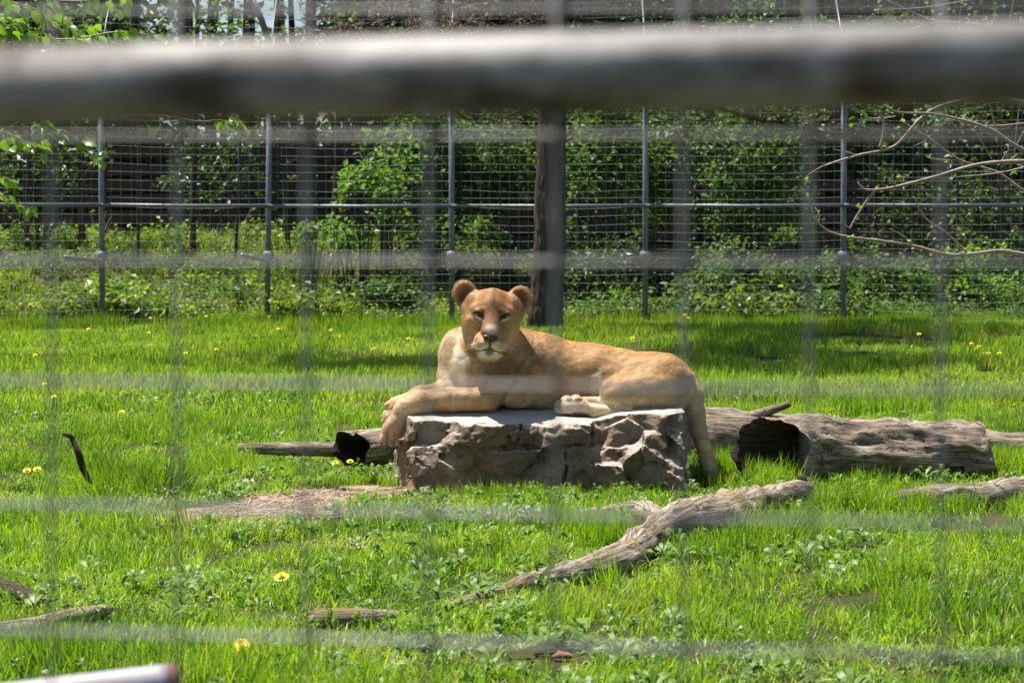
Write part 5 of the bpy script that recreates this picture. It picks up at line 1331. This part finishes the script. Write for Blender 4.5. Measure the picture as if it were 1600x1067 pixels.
def bay_labels():
    """each look-alike of the wood is named by the bay of the wire fence in which it shows"""
    posts = [160, 420, 706, 1008, 1317]; names = ['left of the first fence post', 'between the first and second fence posts', 'between the second and third fence posts', 'between the third and fourth fence posts', 'between the fourth and fifth fence posts', 'right of the fifth fence post']
    kinds = {'slim trunks at the woodland edge': 'slim trunk', 'deeper trees of the wood': 'deep shaded tree', 'undergrowth of the wood': 'dark undergrowth bush', 'low bushes under the trees right of the trunk': 'low leafy bush'}
    order = ['leftmost', 'second from left', 'third from left', 'fourth from left', 'fifth from left', 'sixth from left', 'seventh from left', 'eighth from left', 'ninth from left', 'tenth from left', 'eleventh from left', 'twelfth from left', 'thirteenth from left', 'fourteenth from left', 'fifteenth from left', 'sixteenth from left']
    for g, k in kinds.items():
        bays = {}
        for o in SC.objects:
            if o.get('group') == g and o.parent is None:
                px = 800 + o.location.x / o.location.y * F; bays.setdefault(sum(px > q for q in posts), []).append((px, o))
        for b, lst in bays.items():
            for i, (px, o) in enumerate(sorted(lst, key=lambda t: t[0])):
                o['label'] = '%s behind the fence, %s %s' % (k, order[min(i, 15)], names[b])
bay_labels()
# ------------------------------------------------------------------ branches of the near trees
TWIG = mat_simple('twig_bark', (0.15, 0.11, 0.08), (0.34, 0.27, 0.21), 60, 0.55, 0.3, bd=0.002)
BUD_M = mat_leaf('bud_leaves', [(0.3, (0.14, 0.24, 0.03)), (0.7, (0.24, 0.34, 0.06))], 0.4, 0.5, 5)
def near_leaf(name, lobes=False):
    # pointed oval leaf, folded at the midrib; unit length along +X, hanging from the origin
    xs = [0, .12, .32, .55, .8, 1.0]; w = [0.02, .2, .36, .36, .2, 0]
    V = []; 
    for x, q in zip(xs, w):
        z = -0.25 * x * x
        V += [(x, -q, z + q * .28), (x, 0, z), (x, q, z + q * .28)]
    f = []
    for i in range(5):
        b = i * 3
        f += [(b, b + 3, b + 4, b + 1), (b + 1, b + 4, b + 5, b + 2)]
    return mesh_np(name, V, faces=f)
def bare_tree():
    Yt = 10.3; t = P(1860, 500, Yt)
    root = thing('budding_tree', (t.x, Yt, 0), 'bare branches with small green buds reaching in from the right', 'tree')
    X2 = lambda px, py, dy=0.0: P(px, py, Yt + dy)
    tube('trunk', smooth_path([(t.x + .02, Yt, -.1), (t.x, Yt, .6), (t.x - .02, Yt, 1.3), (t.x + .1, Yt, 3.4)], 24), np.linspace(.075, .045, 24), TWIG, root, seg=16, amp=.1, nscale=8)
    px2m = Yt / F
    B = [([(1856, 150), (1720, 175), (1600, 161), (1540, 152), (1470, 167), (1440, 185), (1425, 200), (1395, 230), (1340, 243), (1285, 260)], 5.5, 1.2, 0),
         ([(1856, 330), (1700, 270), (1600, 235), (1550, 203), (1500, 187), (1455, 178), (1400, 175), (1370, 158)], 4.0, 0.9, -.25),
         ([(1856, 400), (1700, 350), (1600, 298), (1560, 270), (1500, 250), (1450, 215), (1410, 190)], 3.2, 0.8, .2),
         ([(1856, 240), (1700, 250), (1600, 252), (1530, 257), (1465, 275), (1400, 292), (1355, 297), (1340, 285)], 4.0, 1.2, -.4),
         ([(1370, 295), (1350, 320), (1335, 345), (1328, 357)], 2.2, 1.2, -.4),
         ([(1328, 357), (1319, 349), (1315, 335)], 1.2, .6, -.4),
         ([(1856, 420), (1700, 405), (1600, 397), (1560, 392), (1490, 399), (1430, 385), (1380, 377), (1310, 367), (1280, 350), (1268, 325), (1258, 285)], 4.2, 0.9, .05),
         ([(1510, 394), (1480, 365), (1445, 340), (1427, 307)], 1.6, .8, .05),
         ([(1375, 231), (1382, 200), (1374, 173)], 3.0, 2.2, 0),
         ([(1480, 186), (1540, 197), (1600, 193), (1720, 180)], 1.2, 1.4, -.2), ([(1420, 203), (1422, 215), (1418, 225)], 1.2, .6, 0), ([(1500, 250), (1470, 250), (1452, 247)], 1.2, .8, .2),
         ([(1400, 277), (1470, 278), (1550, 272), (1600, 262)], 1.1, 1.3, -.3), ([(1550, 250), (1530, 215), (1500, 170)], 1.2, .6, .1), ([(1555, 197), (1550, 178), (1546, 162)], 1.6, 1.0, -.2),
         ([(1330, 164), (1360, 185), (1400, 182)], .9, 1.2, .1), ([(1435, 203), (1455, 200), (1465, 190)], 1.6, 1.0, 0), ([(1600, 205), (1585, 240), (1600, 262), (1700, 270)], 1.2, 1.8, .3), ([(1595, 155), (1590, 190), (1585, 240)], 1.2, 1.0, .1),
         ([(1700, 60), (1600, 45), (1510, 37), (1450, 30), (1385, 0)], 1.8, 1.2, .1), ([(1860, -20), (1700, -30), (1508, 2), (1440, 13), (1368, 16)], 2.2, .8, 0), ([(1508, 37), (1500, 30), (1502, 10)], 1.2, .8, .1),
         ([(1460, 30), (1425, 45), (1420, 18)], 1.6, .8, .1), ([(1550, 40), (1555, 15), (1548, -10)], 1.2, .8, .1), ([(1575, 46), (1580, 20), (1586, -8)], 1.0, .8, .1)]
    for i, (pts, r0, r1, dy) in enumerate(B):
        pth = smooth_path([X2(x, y, dy) for x, y in pts], len(pts) * 5)
        tube('branch', pth, np.linspace(r0 * 0.95, r1 * 1.1, len(pth)) * px2m, TWIG, root, seg=8, amp=.22, nscale=40, seed=i)
    tr_ = random.Random(31)
    for i in range(16):      # fine side twigs
        pts, r0, r1, dy = B[tr_.choice([0, 1, 2, 3, 6, 19, 20])]; j = tr_.randrange(1, len(pts)); x0, y0 = pts[j]; sx, sy = tr_.uniform(-45, 15), tr_.uniform(-45, 45)
        if x0 > 1620: x0 = 1600 - tr_.uniform(0, 60); y0 = pts[2][1] + tr_.uniform(-4, 4)
        pth = smooth_path([X2(x0, y0, dy), X2(x0 + sx * .5 + tr_.uniform(-6, 6), y0 + sy * .5, dy), X2(x0 + sx, y0 + sy, dy + tr_.uniform(-.05, .05))], 8)
        tube('twig', pth, np.linspace(1.1, .5, 8) * px2m, TWIG, root, seg=5)
    leaf = near_leaf('bud_leaf'); leaf.materials.append(BUD_M); rg = random.Random(5)
    for px, py in [(1260, 283), (1262, 306), (1410, 190), (1408, 276), (1411, 288), (1370, 296), (1340, 326), (1336, 346), (1420, 378), (1482, 393), (1512, 388), (1531, 391), (1566, 384), (1452, 369), (1452, 246), (1511, 244), (1480, 173), (1508, 183), (1574, 180), (1585, 271), (1438, 170), (1408, 283), (1330, 369), (1275, 343), (1490, 277), (1370, 18), (1390, 170)]:
        c = X2(px, py, 0 if px < 1405 or py > 360 else .0)
        for k in range(rg.randint(3, 5)):
            l = ob('bud_leaf', leaf, None, root, loc=tuple(Vector(c) - root.location)); s = rg.uniform(.014, .026); l.scale = (s, s, s)
            l.rotation_euler = (rg.uniform(-1, 1), rg.uniform(-1.6, .4), rg.uniform(0, 6.28))
bare_tree()

def leafy_tree():
    Yt = 11.0; t = P(-260, 500, Yt); root = thing('spring_tree', (t.x, Yt, 0), 'young spring leaves hanging in from the upper left corner', 'tree')
    tube('trunk', smooth_path([(t.x, Yt, -.1), (t.x + .03, Yt, 1.2), (t.x - .02, Yt, 2.4), (t.x, Yt, 4.0)], 24), np.linspace(.09, .05, 24), TWIG, root, seg=16, amp=.1, nscale=8)
    m_ = mat_leaf('spring_leaves', [(0.25, (0.10, 0.20, 0.02)), (0.6, (0.16, 0.27, 0.03)), (0.9, (0.22, 0.33, 0.05))], 0.35, 0.5, 5, (1.3, 1.5, .5))
    leaf = near_leaf('leaf'); leaf.materials.append(m_); rg = random.Random(9); s_ = Yt / F; n = 0
    X2 = lambda px, py, dy=0.0: P(px, py, Yt + dy)
    br = [([(-262, 60), (-100, 20), (0, 50), (100, 62), (190, 50), (270, 62)], 3.4, 46, 12), ([(-262, 40), (-100, -10), (20, 5), (90, 30), (150, 66)], 3, 26, 20), ([(-262, -20), (-60, -40), (80, 0), (200, -4)], 3, 12, 16),
          ([(-262, 90), (-100, 60), (0, 25), (60, 60)], 2.6, 22, 20), ([(-262, 210), (-100, 190), (0, 205), (40, 222), (70, 228)], 2.4, 15, 12), ([(60, 195), (100, 205), (130, 225), (158, 248)], 1.6, 15, 10),
          ([(-262, 240), (-60, 250), (0, 275), (20, 282)], 1.8, 5, 8), ([(-40, 280), (10, 310), (45, 325)], 1.6, 8, 9), ([(-100, 190), (100, 180), (250, 182), (310, 190), (340, 188), (378, 192)], 2.0, 13, 7), ([(225, 190), (232, 196), (238, 202)], 1.0, 2, 4)]
    for i, (pts, r, nl, sp) in enumerate(br):
        pth = smooth_path([X2(x, y, .15 * math.sin(i * 2.1)) for x, y in pts], 40)
        tube('branch', pth, np.linspace(r, .5, 40) * s_, TWIG, root, seg=6, amp=.1, nscale=30, seed=i)
        vis = [q for q in pth if q[0] > P(-30, 0, Yt).x] or list(pth[-10:])
        lo = 0 if i not in (8,) else max(0, len(vis) - 9)
        for k in range(int(nl * (2.6 if i < 4 else 1.7))):
            q = Vector(vis[rg.randint(lo, len(vis) - 1)]) + Vector((rg.gauss(0, sp * .5), rg.gauss(0, sp * .8), rg.gauss(-3, sp * .55))) * s_
            l = ob('leaf', leaf, None, root, loc=tuple(q - root.location)); s = rg.uniform(.042, .07) if i < 4 else rg.uniform(.045, .07); l.scale = (s, s, s)
            l.rotation_euler = (rg.uniform(-.9, .9), rg.uniform(0.1, 1.3), rg.uniform(-1.4, 1.4)); n += 1
leafy_tree()

# ------------------------------------------------------------------ near fence, far out of focus
def near_fence():
    D0 = 0.914
    wm = mat_simple('near_wire_steel', (0.21, 0.20, 0.195), (0.31, 0.30, 0.29), 30, 0.5, 0.1, 0.0)
    pm, t, p = nt('weathered_pipe')
    n = noise_node(t, 22, 5, 0.6, stretch=(.5, 1, 1)); r = ramp(t, n.outputs[0], [(0.35, (0.05, 0.04, 0.03)), (0.52, (0.29, 0.27, 0.25)), (0.68, (0.05, 0.035, 0.015))])
    setc(t, p, r.outputs[0]); p.inputs['Roughness'].default_value = 0.6; p.inputs['Specular IOR Level'].default_value = 0.5
    bump(t, p, n.outputs[0], 0.6, 0.004)
    root = thing('mesh_fence', (0, D0, 0), 'blurred grey mesh fence with its pipe rail close in front of the camera', 'fence')
    # the fence plane comes a little nearer on the right
    def FP(px, py):
        y = D0 * (1 - 0.045 * (px - 800) / 800 * 0.5 * 2 / (1 + 0.045)) ; return P(px, py, y)
    vx = [(-112, -108), (82, 80), (277, 276), (479, 478), (670, 668), (868, 868), (1068, 1066), (1265, 1264), (1470, 1470), (1678, 1680)]
    for a, b_ in vx:
        tube('wire', [FP(a, -330), FP((a + b_) / 2, 500), FP(b_, 1360)], 0.00095, wm, root, seg=10)
    for l, rr in ((-182, -196), (17, 8), (214, 210), (408, 411), (596, 612), (788, 822), (986, 1030), (1186, 1238)):
        A, B_ = FP(-330, l - (rr - l) * .2), FP(1930, rr + (rr - l) * .2)
        A.y += 0.0033; B_.y += 0.0033
        tube('wire', [A, (A + B_) / 2, B_], 0.00115, wm, root, seg=10)
    A, B_ = FP(-500, 146), FP(2100, 88); off = Vector((0, -0.019, 0))
    A = P(-500, 146, A.y - .0180); B_ = P(2100, 88, B_.y - .0180)
    tube('pipe_rail', [A, (A + B_) / 2, B_], 0.0158, pm, root, seg=40)
near_fence()

def painted_rail():
    Y = 2.5; m_ = mat_simple('faded_white_paint', (0.26, 0.21, 0.21), (0.34, 0.33, 0.37), 14, 0.5, 0.1); e_ = mat_simple('brown_end_grain', (0.12, 0.05, 0.035), (0.20, 0.09, 0.07), 60, 0.8)
    root = thing('painted_rail', (P(100, 1067, Y).x, Y, 0), 'blurred pale painted rail end with a brown cut face in the lower left corner', 'rail')
    a, b_ = P(-120, 1112, Y - .05), P(262, 1066, Y + .02)
    V, f = tube_data(smooth_path([a, (a + b_) / 2, b_], 16), .021, seg=20); ob('bar', mesh_np('bar', V, faces=f), m_, root)
    d = (b_ - a).normalized(); tube('end_cap', [b_ + d * .0005, b_ + d * .007, b_ + d * .012], [.0215, .021, .017], e_, root, seg=20)
    c = P(20, 1100, Y); tube('leg', [(c.x, Y, -.05), (c.x, Y, c.z - .005)], .02, m_, root, seg=12)
painted_rail()
